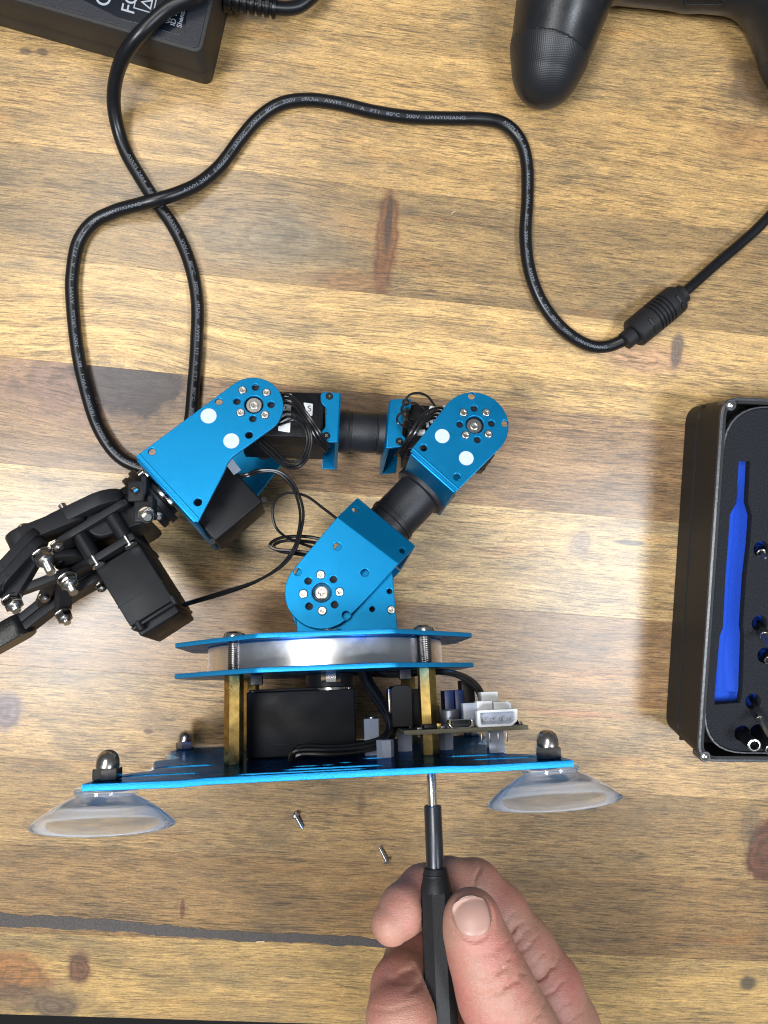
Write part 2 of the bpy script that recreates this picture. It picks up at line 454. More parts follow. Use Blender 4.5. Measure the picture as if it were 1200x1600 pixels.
def thing(name, label, cat, mx=None, group=None):
    o = bpy.data.objects.new(name, None); COL.objects.link(o); o.empty_display_size = 0.02
    if mx is not None: o.matrix_world = mx
    o['label'] = label; o['category'] = cat
    if group: o['group'] = group
    return o
def tag(o, label=None, cat=None, group=None, kind=None):
    if label: o['label'] = label
    if cat: o['category'] = cat
    if group: o['group'] = group
    if kind: o['kind'] = kind
    return o

# ------------------------------------------------------------------ signed-distance bodies (hand, controller grips)
def surface_nets(F, lo, h):
    """F: 3D float array, negative inside; returns vertices and quads"""
    S = F < 0
    nx, ny, nz = F.shape
    c = np.zeros((nx - 1, ny - 1, nz - 1, 3), np.float32); cnt = np.zeros((nx - 1, ny - 1, nz - 1), np.float32)
    corners = [(i, j, k) for i in (0, 1) for j in (0, 1) for k in (0, 1)]
    def sl(A, o): return A[o[0]:nx - 1 + o[0], o[1]:ny - 1 + o[1], o[2]:nz - 1 + o[2]]
    for a in corners:
        for ax in range(3):
            if a[ax]: continue
            b_ = list(a); b_[ax] = 1; b_ = tuple(b_)
            fa, fb = sl(F, a), sl(F, b_)
            cross = (fa < 0) != (fb < 0)
            t = np.where(cross, fa / np.where(cross, fa - fb, 1), 0)
            for d in range(3):
                c[..., d] += np.where(cross, a[d] + (t if d == ax else 0), 0)
            cnt += cross
    act = cnt > 0
    idx = -np.ones(cnt.shape, np.int64); idx[act] = np.arange(act.sum())
    pos = np.argwhere(act).astype(np.float32) + c[act] / cnt[act][:, None]
    V = pos * h + np.array(lo, np.float32)
    quads = []
    for ax in range(3):
        o1, o2 = [d for d in range(3) if d != ax]
        s0 = [slice(1, None)] * 3; s0[ax] = slice(0, -1)
        s1 = [slice(1, None)] * 3; s1[ax] = slice(1, None)
        for d in range(3):
            if d != ax:
                s0[d] = slice(1, F.shape[d] - 1); s1[d] = slice(1, F.shape[d] - 1)
        A = S[tuple(s0)]; B = S[tuple(s1)]
        e = np.argwhere(A != B); inside = A[tuple(e.T)]
        if not len(e): continue
        base = e.copy(); base[:, o1] += 1; base[:, o2] += 1
        def vid(d1, d2):
            q = base.copy(); q[:, o1] += d1; q[:, o2] += d2
            return idx[q[:, 0], q[:, 1], q[:, 2]]
        a_, b_, c_, d_ = vid(-1, -1), vid(0, -1), vid(0, 0), vid(-1, 0)
        Q = np.stack([a_, b_, c_, d_], 1)
        flip = inside if ax != 1 else ~inside
        Q[~flip] = Q[~flip][:, ::-1]
        quads.append(Q)
    return V, np.concatenate(quads)
def cone_sd(Pn, a, b, ra, rb):
    ba = b - a; t = np.clip(((Pn - a) @ ba) / (ba @ ba), 0, 1)
    return np.linalg.norm(Pn - a - t[..., None] * ba, axis=-1) - (ra + (rb - ra) * t)
def smin(a, b, k):
    h = np.clip(0.5 + 0.5 * (b - a) / k, 0, 1)
    return b + (a - b) * h - k * h * (1 - h)
def chain_sd(Pn, ch, k=2.5):
    d = None
    for i in range(len(ch) - 1):
        a, ra = ch[i]; b, rb = ch[i + 1]
        e = cone_sd(Pn, np.array(a, np.float32), np.array(b, np.float32), ra, rb)
        d = e if d is None else smin(d, e, k)
    return d
def sdf_object(name, fn, lo, hi, h, mat, parent=None):
    lo = np.array(lo, float); hi = np.array(hi, float)
    ax = [np.arange(lo[i], hi[i] + h, h, dtype=np.float32) for i in range(3)]
    F = np.empty((len(ax[0]), len(ax[1]), len(ax[2])), np.float32)
    YZ = np.stack(np.meshgrid(ax[1], ax[2], indexing='ij'), -1)
    for i in range(0, len(ax[0]), 24):
        xs = ax[0][i:i + 24]
        G = np.empty((len(xs),) + YZ.shape[:2] + (3,), np.float32)
        G[..., 0] = xs[:, None, None]; G[..., 1:] = YZ
        F[i:i + 24] = fn(G)
    F[0] = F[-1] = 1; F[:, 0] = F[:, -1] = 1; F[:, :, 0] = F[:, :, -1] = 1
    V, Q = surface_nets(F, lo, h)
    me = bpy.data.meshes.new(name)
    me.vertices.add(len(V)); me.vertices.foreach_set('co', (V * MM).ravel().astype(np.float32))
    me.loops.add(Q.size); me.loops.foreach_set('vertex_index', Q.ravel().astype(np.int32))
    me.polygons.add(len(Q)); me.polygons.foreach_set('loop_start', np.arange(0, Q.size, 4, dtype=np.int32))
    me.update(calc_edges=True); me.validate()
    bm = bmesh.new(); bm.from_mesh(me); bmesh.ops.recalc_face_normals(bm, faces=bm.faces)
    bm.to_mesh(me); bm.free()
    me.polygons.foreach_set('use_smooth', np.ones(len(me.polygons), bool)); me.materials.append(mat)
    o = bpy.data.objects.new(name, me); COL.objects.link(o)
    if parent: o.parent = parent
    return o

# ------------------------------------------------------------------ setting: floor far below, table of glued planks
b_ = MB(); b_.box((0, 0, -735), (3000, 3000, 10), M['floor'], 0)
fl = b_.build('floor'); fl['kind'] = 'structure'

TA = math.radians(-5.25)                       # planks run at a slight angle to the frame
TM = Matrix.Rotation(TA, 4, 'Z')
def T(u, v):                                   # sight line on the table top, in plank axes
    p = TM.inverted() @ P(u, v, 0); return (p.x, p.y)
def K(u, v, w, h, col, st=0.9, soft=0.35):
    x, y = T(u, v); return (x, y, w, h, col, st, soft)
rows = [330, 285, 235, 178, 127, 78.0, 31.2, -17.8, -68.2, -113, -158, -201, -245, -287.3]
knots_and_shade = [
    K(130, 600, 34, 17, (0.20, 0.125, 0.100), 0.72, 0.55),
    K(208, 592, 25, 18, (0.036, 0.024, 0.022), 0.95, 0.22),
    K(205, 585, 14, 9, (0.030, 0.022, 0.022), 0.6, 0.6),
    K(604, 375, 5.5, 25, (0.16, 0.062, 0.022), 0.85, 0.30),
    K(607, 350, 1.6, 13, (0.06, 0.035, 0.025), 0.85, 0.45),
    K(545, 440, 16, 5, (0.24, 0.12, 0.055), 0.62, 0.65),
    K(420, 370, 34, 15, (0.20, 0.17, 0.13), 0.60, 0.7),
    K(1010, 560, 20, 7, (0.27, 0.16, 0.12), 0.65, 0.6),
    K(1057, 550, 3, 8, (0.06, 0.05, 0.06), 0.8, 0.5),
    K(1197, 1330, 11, 17, (0.115, 0.042, 0.026), 0.92, 0.14),
    K(1170, 1290, 5, 12, (0.12, 0.09, 0.065), 0.55, 0.5),
    K(1170, 1537, 5, 4, (0.06, 0.05, 0.045), 0.9, 0.4),
    K(125, 1512, 6.5, 8, (0.10, 0.048, 0.036), 0.92, 0.3),
    K(20, 1525, 18, 12, (0.20, 0.085, 0.040), 0.80, 0.4),
    K(40, 1560, 28, 7, (0.085, 0.062, 0.055), 0.7, 0.5),
    K(85, 1572, 10, 6, (0.10, 0.07, 0.06), 0.8, 0.4),
    K(8, 1110, 8, 9, (0.13, 0.10, 0.12), 0.9, 0.4),
    K(232, 1143, 2.2, 1.3, (0.10, 0.05, 0.035), 0.9, 0.4),
    K(40, 80, 2.4, 1.4, (0.12, 0.08, 0.05), 0.9, 0.4),
    K(67, 81, 2.6, 1.6, (0.10, 0.07, 0.05), 0.9, 0.4),
    K(195, 138, 3.2, 2.2, (0.13, 0.08, 0.05), 0.8, 0.6),
    K(905, 850, 6, 7, (0.12, 0.10, 0.09), 0.6, 0.6),
    K(985, 848, 8, 1.2, (0.05, 0.045, 0.04), 0.85, 0.5),
    K(1160, 210, 18, 12, (0.22, 0.13, 0.07), 0.55, 0.6),  # no knot: darker wood with the controller's shade put into the colour
    K(1185, 130, 16, 12, (0.075, 0.050, 0.036), 0.80, 0.5),  # controller's cast shadow painted in, together with darker wood
    K(285, 1420, 1.0, 5, (0.16, 0.07, 0.04), 0.8, 0.5),
    K(900, 1115, 26, 2.0, (0.36, 0.15, 0.07), 0.55, 0.6),
    K(565, 1252, 1.6, 7, (0.18, 0.10, 0.05), 0.6, 0.5),
]
M['wood'] = wood_mat(knots_and_shade)
table = thing('table', 'plank table of oiled striped wood, a dark filled crack near its front edge', 'table', Matrix.Rotation(TA, 4, 'Z'))
#        joints (x) and tints per row; the whitest is pale wood plus painted sheen
segs = [[(-420, 430, c)] for c in (
    (.98, .91, .79), (1.10, 1.02, .85), (1.26, 1.16, .92), (1.26, 1.15, .90), (.88, .82, .69), (1.62, 1.52, 1.24),
    (.92, .81, .79), (1.62, 1.62, 1.58), (1.08, .96, .93), (1.18, 1.11, 1.00), (.86, .79, .66), (.70, .61, .49), (1.14, 1.06, .80))]
def crack_y(x):      # lower edge of the resin filled crack
    return -245.5 + 2.0 * math.sin(x * 0.021 + 1.0) + 0.9 * math.sin(x * 0.09)
for i, row in enumerate(segs):
    y1, y0 = rows[i], rows[i + 1]
    for (x0, x1, tint) in row:
        b_ = MB(); g = 0.02
        b_.box(((x0 + x1) / 2, (y0 + y1) / 2, -15), (x1 - x0 - g, y1 - y0 - g, 30), M['wood'], 0.07, seg=1)
        o = b_.build('plank', table); o.color = (*tint, 1)
# the crack: a wavering filled groove laid proud of the joint (0.2 mm), thin edge of splinters
top = []; bot = []
random.seed(3)
for k in range(0, 141):
    t = k / 140; x = -260 + t * 330
    cx, cy = T(0 + t * 620, 1430 + t * 46)
    yc = T(max(-300, min(1200, 508 + (x + 60) * 3.24)), 1456)[1]
    px = 508 + (x * math.cos(TA) - 0) * 3.24
    c = -238.3 - 5.2 * max(0, min(1, (x + 160) / 200)) + 0.7 * math.sin(x * .05)
    w = 3.6 - 1.2 * max(0, min(1, (x + 160) / 120))
    rg = .55 * math.sin(x * .31) * math.sin(x * .093 + 1); top.append((x, c + w + rg + random.uniform(-.35, .35))); bot.append((x, c - w - .6 * math.sin(x * .21 + 2) * math.sin(x * .07) + random.uniform(-.4, .4)))
b_ = MB(); b_.plate(top + bot[::-1], [], -2.0, 0.18, M['filler'], 0.06)
b_.build('crack_filler', table, label='dark grey resin filling the crack')

# ------------------------------------------------------------------ the blue robot arm, lying on its side
arm = thing('robot_arm', 'blue metal robot arm kit on its side with black gripper and clear suction cups', 'robot arm', RM)

def screw_mesh(r=1.45, name='screw', mat=None, dome=0.5):
    mat = mat or M['screwhead']
    b = MB(); w = r * 0.12; l = r * 0.46
    cross = [(w, w), (l, w), (l, -w), (w, -w), (w, -l), (-w, -l), (-w, -w), (-l, -w), (-l, w), (-w, w), (-w, l), (w, l)]
    b.plate(circle(0, 0, r, 20), [cross], 0, 0.75, mat, 0.22)
    b.lathe([(r * 1.12, -1.5), (r * 1.12, 0.12), (r, 0.3)], M['nickel'], None, 20); b.cyl((0, 0, -1.5), (0, 0, 0.36), r * 0.6, M['thread'], n=14)
    return b.mesh(name)
SC = screw_mesh(1.55); SC_BIG = screw_mesh(2.35, mat=M['nickel']); SC_DARK = screw_mesh(1.5, mat=M['black']); SC_SM = screw_mesh(1.35, mat=M['nickel'])

def hexnut(b, p, axis, r, h, mat, hole=True):
    mx = frame(p, axis)
    b.plate(circle(0, 0, r, 6), [], 0, h, mat, 0.25, mx)
    return b

# ---- base plate
YB = -22.4
outl = [(-70.8, 0.0), (-42, 2.8), (-35, -0.8), (36, -0.8), (44, 2.6), (74.6, 0.0), (74.6, -18), (66, -30), (62, -33), (61.5, -39), (68, -70),
        (68.5, -78), (63, -82), (62.5, -88), (70, -112), (74.6, -130), (74.6, -152), (-70.8, -152), (-70.8, -130), (-67, -112), (-59.5, -88),
        (-60, -82), (-66.5, -78), (-65.5, -70), (-58.5, -39), (-59, -33), (-63, -30), (-70.3, -18)]
def slot(x0, x1, z, w=2.6):
    r = w / 2
    return [(x0, z - r), (x1, z - r), (x1 + r, z), (x1, z + r), (x0, z + r), (x0 - r, z)]
def XZ(y):     # local plane (x, -z) -> arm frame, extruded along y
    return Matrix(((1, 0, 0, 0), (0, 0, 1, y), (0, -1, 0, 0), (0, 0, 0, 1)))
def fl2(pts): return [(p[0], -p[1]) for p in pts]
holes = [slot(-26, 10, -5.5, 5), slot(-12, 16, -14, 5.5), slot(-62, -42, -18, 5), slot(48, 66, -17, 5), slot(43, 55, -33, 6), slot(-56, -42, -46, 7),
         circle(0, -24, 2.2, 14), circle(6, -30, 2.2, 14), slot(-10, -4, -24, 4), slot(46, 60, -120), slot(-50, -36, -120), slot(-12, 16, -140), slot(-24, 9, -146),
         slot(14, 20, -42, 5)]
b_ = MB(); b_.plate(fl2(outl), [fl2(h) for h in holes], -2.1, 0, M['blue_plate'], 0.32, XZ(YB), edge=M['blue_edge'])
b_.build('base_plate', arm)

# ---- suction cups with acorn nuts
def cup_mesh():
    b = MB()
    outer = [(3.0, 0), (8.6, -0.1), (9.2, -0.6), (9.0, -1.7), (8.2, -2.1), (8.6, -2.5), (11.2, -3.6), (15.0, -5.9), (18.0, -8.0), (20.4, -9.8), (20.9, -10.5)]
    inner = [(20.7, -10.7), (19.9, -10.2), (17.5, -8.5), (14.2, -6.2), (10.4, -4.5), (6.0, -3.9), (0.01, -3.8)]
    b.lathe([(0.01, 0)] + outer + inner, M['clear'], n=64, cap=False)
    return b.mesh('suction_cup', 50)
CUP = cup_mesh()
def acorn_mesh():
    b = MB()
    b.plate(circle(0, 0, 4.3, 6, 0.35), [], 0, 3.4, M['capnut'], 0.35)
    b.lathe([(3.35, 3.3), (3.45, 4.0), (3.35, 5.8), (2.9, 7.1), (2.0, 8.1), (1.0, 8.6), (0.01, 8.7)], M['capnut'], n=28, cap=False)
    return b.mesh('cap_nut', 30)
ACORN = acorn_mesh()
for (x, z, tl) in ((-66.3, -9.6, 0.05), (69.8, -9.6, -0.05), (-66.3, -142.4, 0.03), (69.8, -142.4, -0.03)):
    mx = Matrix.Translation((x, YB - 2.1, z)) @ Matrix.Rotation(-math.pi / 2, 4, 'X') @ Matrix.Rotation(tl, 4, 'Y')
    c = inst(CUP, 'suction_cup', mx, arm)
    nm = mx.inverted() @ (Matrix.Translation((x, YB + 0.05, z)) @ Matrix.Rotation(-math.pi / 2, 4, 'X'))
    inst(ACORN, 'cap_nut', nm, c)

# ---- brass standoffs, turntable plates, bolts, bearing ring
CX = 0.5; ZC = -76.0
def hexcol(x, z, y0, y1, r, mat, name, a=0.25):
    b = MB(); b.plate(circle(0, 0, r, 6, a), [circle(0, 0, r * .45, 10)], 0, y1 - y0, mat, 0.3, Matrix.Translation((x, y0, z)) @ Matrix.Rotation(-math.pi / 2, 4, 'X'))
    return b.build(name, arm)
posts = [(-32.4, -43), (36.6, -43), (-32.4, -109), (36.6, -109)]
for i, (x, z) in enumerate(posts):
    hexcol(x, z, YB, 7.9, 3.4, M['brass'], 'brass_standoff', 0.15 + 0.5 * i)
oct_ = [(-22.5, -22), (23.5, -22), (57, -56), (57, -96), (23.5, -130), (-22.5, -130), (-56, -96), (-56, -56)]
for (y0, y1) in ((7.9, 9.6), (19.2, 20.9)):
    b_ = MB(); b_.plate(fl2(roundpoly(oct_, 2.0, 3)), [circle(CX, 76, 9, 24)], 0, y1 - y0, M['blue_plate'], 0.25, XZ(y0), edge=M['blue_edge'])
    b_.build('turntable_plate', arm)
for (x, z) in posts:
    b = MB(); b.thread((x, 9.6, z), (x, 19.4, z), 2.35, M['thread'], 0.75, 18)
    b.lathe([(3.9, 0), (4.0, 0.5), (3.7, 1.6), (2.6, 2.4), (0.01, 2.6)], M['steel'], Matrix.Translation((x, 20.9, z)) @ Matrix.Rotation(-math.pi / 2, 4, 'X'), 24, cap=False)
    b.build('turntable_bolt', arm)
b_ = MB()
rprof = [(42, 0), (46.2, 0), (46.6, 0.4), (46.6, 9.2), (46.2, 9.6), (42, 9.6), (42, 0)]
b_.lathe(rprof, M['ring'], Matrix.Translation((CX, 9.6, ZC)) @ Matrix.Rotation(-math.pi / 2, 4, 'X'), 96, cap=False)
b_.build('bearing_ring', arm)
# small dark fixings beneath the lower plate
b_ = MB(); b_.cyl((2, 2.5, -66), (2, 7.9, -66), 9.5, M['black'], n=32, bev=0.4); b_.cyl((2, 1.6, -66), (2, 2.6, -66), 7.2, M['steel'], n=24)
b_.build('servo_horn', arm)
b_ = MB(); hexnut(b_, (2.0, 4.3, -52), (0, 1, 0), 3.6, 3.6, M['steel']); b_.build('hex_nut', arm)
for x in (-24.5, 28.8):
    b_ = MB(); b_.box((x, 6.0, -44), (4.2, 3.6, 5), M['black'], 0.4); b_.build('plate_clip', arm)

# ---- base servo
b_ = MB(); b_.box((-9.3, -10.1, -71), (41.0, 24.2, 22), M['servo'], 0.7, seg=3)
b_.box((-9.3, -17.5, -71), (41.3, 0.35, 22.2), M['black'], 0.1); b_.box((-9.3, 2.2, -71), (38, 1.2, 20), M['black_soft'], 0.4)
bs = b_.build('base_servo', arm)
for x in (-27.5, 9.0):
    for z in (-62, -80): inst(SC_DARK, 'screw', Matrix.Translation((x, 2.0, z)) @ Matrix.Rotation(-math.pi / 2, 4, 'X'), bs)

# ---- brackets
def px(pts, z): return [tuple(R(u, v, z).xy) for (u, v) in pts]
def screws_at(parent, me, pts, z, name='screw', s=1.0):
    for i, (u, v) in enumerate(pts):
        p = R(u, v, z)
        inst(me, name, Matrix.Translation(p) @ Matrix.Rotation(0.6 * i, 4, 'Z') @ Matrix.Scale(s, 4), parent)
def stickers(parent, pts, z, rpx):
    for (u, v) in pts:
        p = R(u, v, z); b = MB(); b.plate(circle(p.x, p.y, rpx / RS(u, v, z), 32), [], z, z + 0.18, M['sticker'], 0.05)
        b.build('white_dot', parent)
def hole_px(u, v, z, rp, n=20):
    p = R(u, v, z); return circle(p.x, p.y, rp / RS(u, v, z), n)
def hub(parent, u, v, z, rpx, mat, big=False):
    p = R(u, v, z); r = rpx / RS(u, v, z); b = MB()
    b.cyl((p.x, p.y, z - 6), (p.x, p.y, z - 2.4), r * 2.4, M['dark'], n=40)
    if big:
        b.lathe([(r * .95, -1.8), (r * .95, -1.2), (r * .8, -1.0), (r * .66, -0.6)], M['nickel'], Matrix.Translation((p.x, p.y, z)), 32)
    else:
        b.lathe([(r * .84, -1.8), (r * .84, -0.9), (r * .78, -0.7), (r * .48, -0.7), (r * .46, -1.3)], mat, Matrix.Translation((p.x, p.y, z)), 32)
    h = b.build('servo_hub', parent)
    inst(SC_BIG if big else SC, 'hub_screw', Matrix.Translation((p.x, p.y, z - (0.9 if big else 1.2))) @ Matrix.Scale(1.0 if big else 1.12, 4), h)
    return h
def web(b, p0, p1, z0, z1, th, mat):
    """plate standing along the line p0-p1 from depth z0 to z1"""
    p0 = Vector((*p0[:2], 0)); p1 = Vector((*p1[:2], 0)); d = (p1 - p0)
    mx = frame((p0 + p1) / 2 + Vector((0, 0, (z0 + z1) / 2)), (0, 0, 1), d)
    b.box((0, 0, 0), (d.length, th, abs(z1 - z0)), mat, min(0.6, th * .45), mx, seg=3)

def bend(b, p0, p1, c, r=1.5):
    # rolled edge where the sheet turns down, a few hundredths proud of both faces
    p0 = Vector((p0.x, p0.y, ZN)); p1 = Vector((p1.x, p1.y, ZN)); d = (p1 - p0).normalized()
    n = Vector((-d.y, d.x, 0));
    if n.dot(Vector((c.x, c.y, ZN)) - p0) < 0: n = -n
    o = n * (r - 0.06) + Vector((0, 0, -r + 0.06))
    b.cyl(p0 + o + d * .05, p1 + o - d * .05, r, M['blue'], n=40)
ZN, ZF = -46.5, -106.0        # near and far faces of the big brackets
TH = 1.5
# fixed shoulder bracket
zf = -50.0
sb = px([(464, 992), (463, 970), (452, 950), (449, 920), (470, 880), (520, 866), (613, 892), (622, 992)], zf)
hs = [hole_px(608.5, 923.5, zf, 4.2), hole_px(581.5, 951.5, zf, 4.2)]
b_ = MB(); b_.plate(roundpoly(sb, 1.5), hs, zf - TH, zf, M['blue'], 0.25, edge=M['blue_edge'])
b_.plate(roundpoly(sb, 1.5), hs, ZF + 3.5, ZF + 3.5 + TH, M['blue'], 0.25)
p0 = R(464, 990, zf); p1 = R(622, 990, zf)
b_.box(((p0.x + p1.x) / 2, 21.8, (zf + ZF + 3.5) / 2), (p1.x - p0.x, 1.5, abs(zf - ZF - 3.5)), M['blue'], 0.3)
fs_ = b_.build('shoulder_mount', arm)
screws_at(fs_, SC, [(611, 953)], zf, s=0.95)
b_ = MB(); b_.lathe([(4.4, 0), (4.4, 0.7), (3.2, 1.6), (0.01, 1.9)], M['steel'], Matrix.Translation((2.5, 20.9, -37)) @ Matrix.Rotation(-math.pi / 2, 4, 'X'), 24, cap=False)
b_.build('turntable_bolt', arm)
# shoulder servo inside
a_ = R(500, 925, -58)
b_ = MB(); b_.box((a_.x + 11.5, a_.y - 2.5, -76), (33, 20, 44), M['servo'], 0.6); ss = b_.build('shoulder_servo', arm)

# moving shoulder bracket
cB = R(503, 925, ZN); rB = 57.5 / RS(503, 925, ZN)
bl0, bl1 = (527, 808), (623, 881)
outB = hull(circle(cB.x, cB.y, rB, 72) + px([bl0, bl1], ZN))
hB = [hole_px(465, 893, ZN, 6.2), hole_px(527, 853.5, ZN, 6.2), hole_px(570, 894.5, ZN, 6.2), hole_px(541, 961, ZN, 6.2)]
hB += [hole_px(u, v, ZN, 5.6) for (u, v) in ((481.5, 907.5), (521, 905), (483, 947), (523, 944.5))] + [hole_px(502.5, 925.5, ZN, 15.5, 32)]
b_ = MB(); b_.plate(outB, hB, ZN - TH, ZN, M['blue'], 0.22, edge=M['blue_edge'])
outBf = hull(circle(cB.x, cB.y, rB, 72) + px([(557, 779), (648, 855)], ZN))
b_.plate(outBf, [circle(cB.x, cB.y, 4)], ZF, ZF + TH, M['blue'], 0.22)
# sloped lip beyond the bend
zl = -51.5
q = [R(*bl0, ZN), R(*bl1, ZN), R(648, 855, zl), R(557, 779, zl)]
nn = (q[1] - q[0]).cross(q[3] - q[0]).normalized()
if nn.z < 0: nn = -nn
mx = frame(q[0], nn, q[1] - q[0]); qi = [(mx.inverted() @ p) for p in q]
lh = []
for (u, v) in ((555.5, 796), (629, 860)):
    # meet the sight line with the sloped lip
    best = min((abs((mx.inverted() @ R(u, v, z)).z), z) for z in np.linspace(ZN - 1, zl - 1, 60))
    pp = mx.inverted() @ R(u, v, best[1]); lh.append(circle(pp.x, pp.y, 1.35, 18))
b_.plate([(p.x, p.y) for p in qi], lh, -TH, -0.01, M['blue'], 0.2, mx)
web(b_, R(557, 779, zl), R(648, 855, zl), zl - 0.3, ZF, 1.5, M['blue'])
mb = b_.build('shoulder_bracket', arm)
screws_at(mb, SC, [(501, 898), (474, 928), (530.5, 925), (503.5, 954.5)], ZN)
hub(mb, 502.5, 925.5, ZN, 15.5, M['steel'], big=True)

# lower link tube
def lerp(a, b, t): return a + (b - a) * t
t0 = R(607, 820, ZC); t1 = R(676, 749, ZC); dt = (t1 - t0).normalized(); rt = 38.2 / RS(640, 790, ZC + 10)
L_ = (t1 - t0).length
b_ = MB(); b_.lathe([(rt, -3), (rt, 1.2), (rt + .5, 1.5), (rt + .5, 3.4), (rt - 0.1, 3.7), (rt - .1, L_ - 9.5), (rt + 0.1, L_ - 9.2), (rt + 1.9, L_ - 8.8), (rt + 2.3, L_ - 8.2), (rt + 2.3, L_ - 2.6), (rt + 1.9, L_ - 2.2), (rt + 2.0, L_ + 1)],
                M['black_tube'], frame(t0, dt), 64)
b_.build('lower_link_tube', arm)

# elbow bracket
cC = R(741.5, 663.5, ZN); rC = 54 / RS(741.5, 663.5, ZN)
outC = hull(circle(cC.x, cC.y, rC, 72) + px([(641.5, 704.5), (713, 768)], ZN))
hC = [hole_px(737, 618.5, ZN, 5.6), hole_px(789, 661.5, ZN, 5.4), hole_px(662, 699.5, ZN, 5.6), hole_px(714, 745, ZN, 5.8)]
hC += [hole_px(u, v, ZN, 5.3) for (u, v) in ((741, 638), (718.5, 663), (768, 661.5), (746, 687))] + [hole_px(742, 663.5, ZN, 14.5, 32)]
b_ = MB(); b_.plate(outC, hC, ZN - TH, ZN, M['blue'], 0.22, edge=M['blue_edge'])
ZE = -88.0
outCf = hull(circle(cC.x, cC.y, rC * .62, 48) + px([(650, 704), (700, 748)], ZN))
b_.plate(outCf, [circle(cC.x, cC.y, 4)], ZE, ZE + TH, M['blue'], 0.22)
web(b_, R(643, 706, ZN), R(712.5, 767.5, ZN), ZN - 1.2, ZE, 1.5, M['blue'])
bend(b_, R(641.5, 704.5, ZN), R(713, 768, ZN), cC)
eb = b_.build('elbow_bracket', arm)
screws_at(eb, SC, [(724, 645), (759.5, 645), (727.5, 680), (763, 678.5)], ZN)
hub(eb, 741.5, 664.5, ZN, 14.5, M['steel'])
stickers(eb, [(691, 681.5), (728.5, 716)], ZN, 11.6)

# wrist bracket
cD = R(395, 634, ZN); rD = 47.5 / RS(395, 634, ZN)
hd = hull(circle(cD.x, cD.y, rD, 72) + px([(212, 713), (364, 713)], ZN))
E_ = px([(364, 713)], ZN)[0]; A_ = px([(212, 713)], ZN)[0]
ie = min(range(len(hd)), key=lambda k: (Vector(hd[k]) - Vector(E_)).length)
ia = min(range(len(hd)), key=lambda k: (Vector(hd[k]) - Vector(A_)).length)
extra = px([(355.5, 724), (350, 738), (309.5, 815.5), (305.5, 814.5)], ZN)
if (ia + 1) % len(hd) == ie: hd = hd[:ie] + extra[::-1] + hd[ie:] if ie else hd + extra[::-1]
else: hd = hd[:ia] + extra + hd[ia:] if ia else hd + extra
hD = [hole_px(342, 627.5, ZN, 5.6), hole_px(237.5, 705.5, ZN, 5.8), hole_px(389, 679.5, ZN, 5.8), hole_px(309, 784.5, ZN, 6.2)]
hD += [hole_px(u, v, ZN, 5.4) for (u, v) in ((399, 605), (370, 627), (423.5, 632), (395, 654))] + [hole_px(396.5, 632, ZN, 14.8, 32)]
b_ = MB(); b_.plate(hd, hD, ZN - TH, ZN, M['blue'], 0.22, edge=M['blue_edge'])
hdf = hull(circle(cD.x, cD.y, rD * .86, 48) + px([(212, 713), (305.5, 814.5), (352, 726)], ZN))
b_.plate(hdf, [circle(cD.x, cD.y, 4)], ZF, ZF + TH, M['blue'], 0.22)
web(b_, R(213.5, 715, ZN), R(305, 814.5, ZN), ZN - 1.2, ZF, 1.6, M['blue'])
bend(b_, R(212, 713, ZN), R(305.5, 814.5, ZN), cD)
wb = b_.build('wrist_bracket', arm)
screws_at(wb, SC, [(379, 610), (416.5, 613.5), (376, 645), (414, 648.5)], ZN)
hub(wb, 396.5, 632, ZN, 14.8, M['steel'])
stickers(wb, [(326, 650), (361.5, 689)], ZN, 12.4)

# wrist servo (rolls the gripper), its case shows past the bracket
wd = (R(305, 814.5, ZN) - R(213.5, 715, ZN)).normalized()      # along the flange, down right
wn = Vector((wd.y, -wd.x, 0));
if wn.x > 0: wn = -wn                                          # out of the flange, down left
def servo(name, c, dx, size, zc=None):
    b = MB(); mx = frame(c, (0, 0, 1), dx)
    b.box((0, 0, 0), size, M['servo'], 0.7, mx, seg=3)
    return b, mx
k1 = R(410, 783, -64); k2 = R(336, 845, -64)
u1 = (k1 - k2).normalized()                                    # from flange inwards
pc = (k1 + k2) / 2 + Vector((-u1.y, u1.x, 0)) * 19.5
b_, mx = servo('wrist_servo', pc + Vector((0, 0, -10)), u1, ((k1 - k2).length, 39, 20))
b_.box((-2.5, 0, 10.02), (0.25, 39, 0.15), M['black_soft'], 0, mx); b_.box(((k1 - k2).length / 2 + .3, -8, -2), (0.8, 10, 5), M['black'], 0.2, mx)
ws = b_.build('wrist_servo', arm)
b_ = MB(); q0 = R(363, 728, -63.5); b_.box((0, 0, 0), (7, 3.5, 0.3), M['sticker'], 0, frame(q0, (0, 0, 1), R(376, 745, -63.5) - q0)); b_.build('label_sticker', ws)
for s_ in (-1, 1):
    pz = pc + u1 * (-(k1 - k2).length / 2 + 1.2) * 1 + Vector((0, 0, 0))
for (u, v) in ((413, 783), (333, 848)):
    p = R(u, v, -67); b_ = MB(); b_.cyl(p, p + Vector((0, 0, 2.4)), 1.2, M['black'], n=12); b_.build('screw', ws)

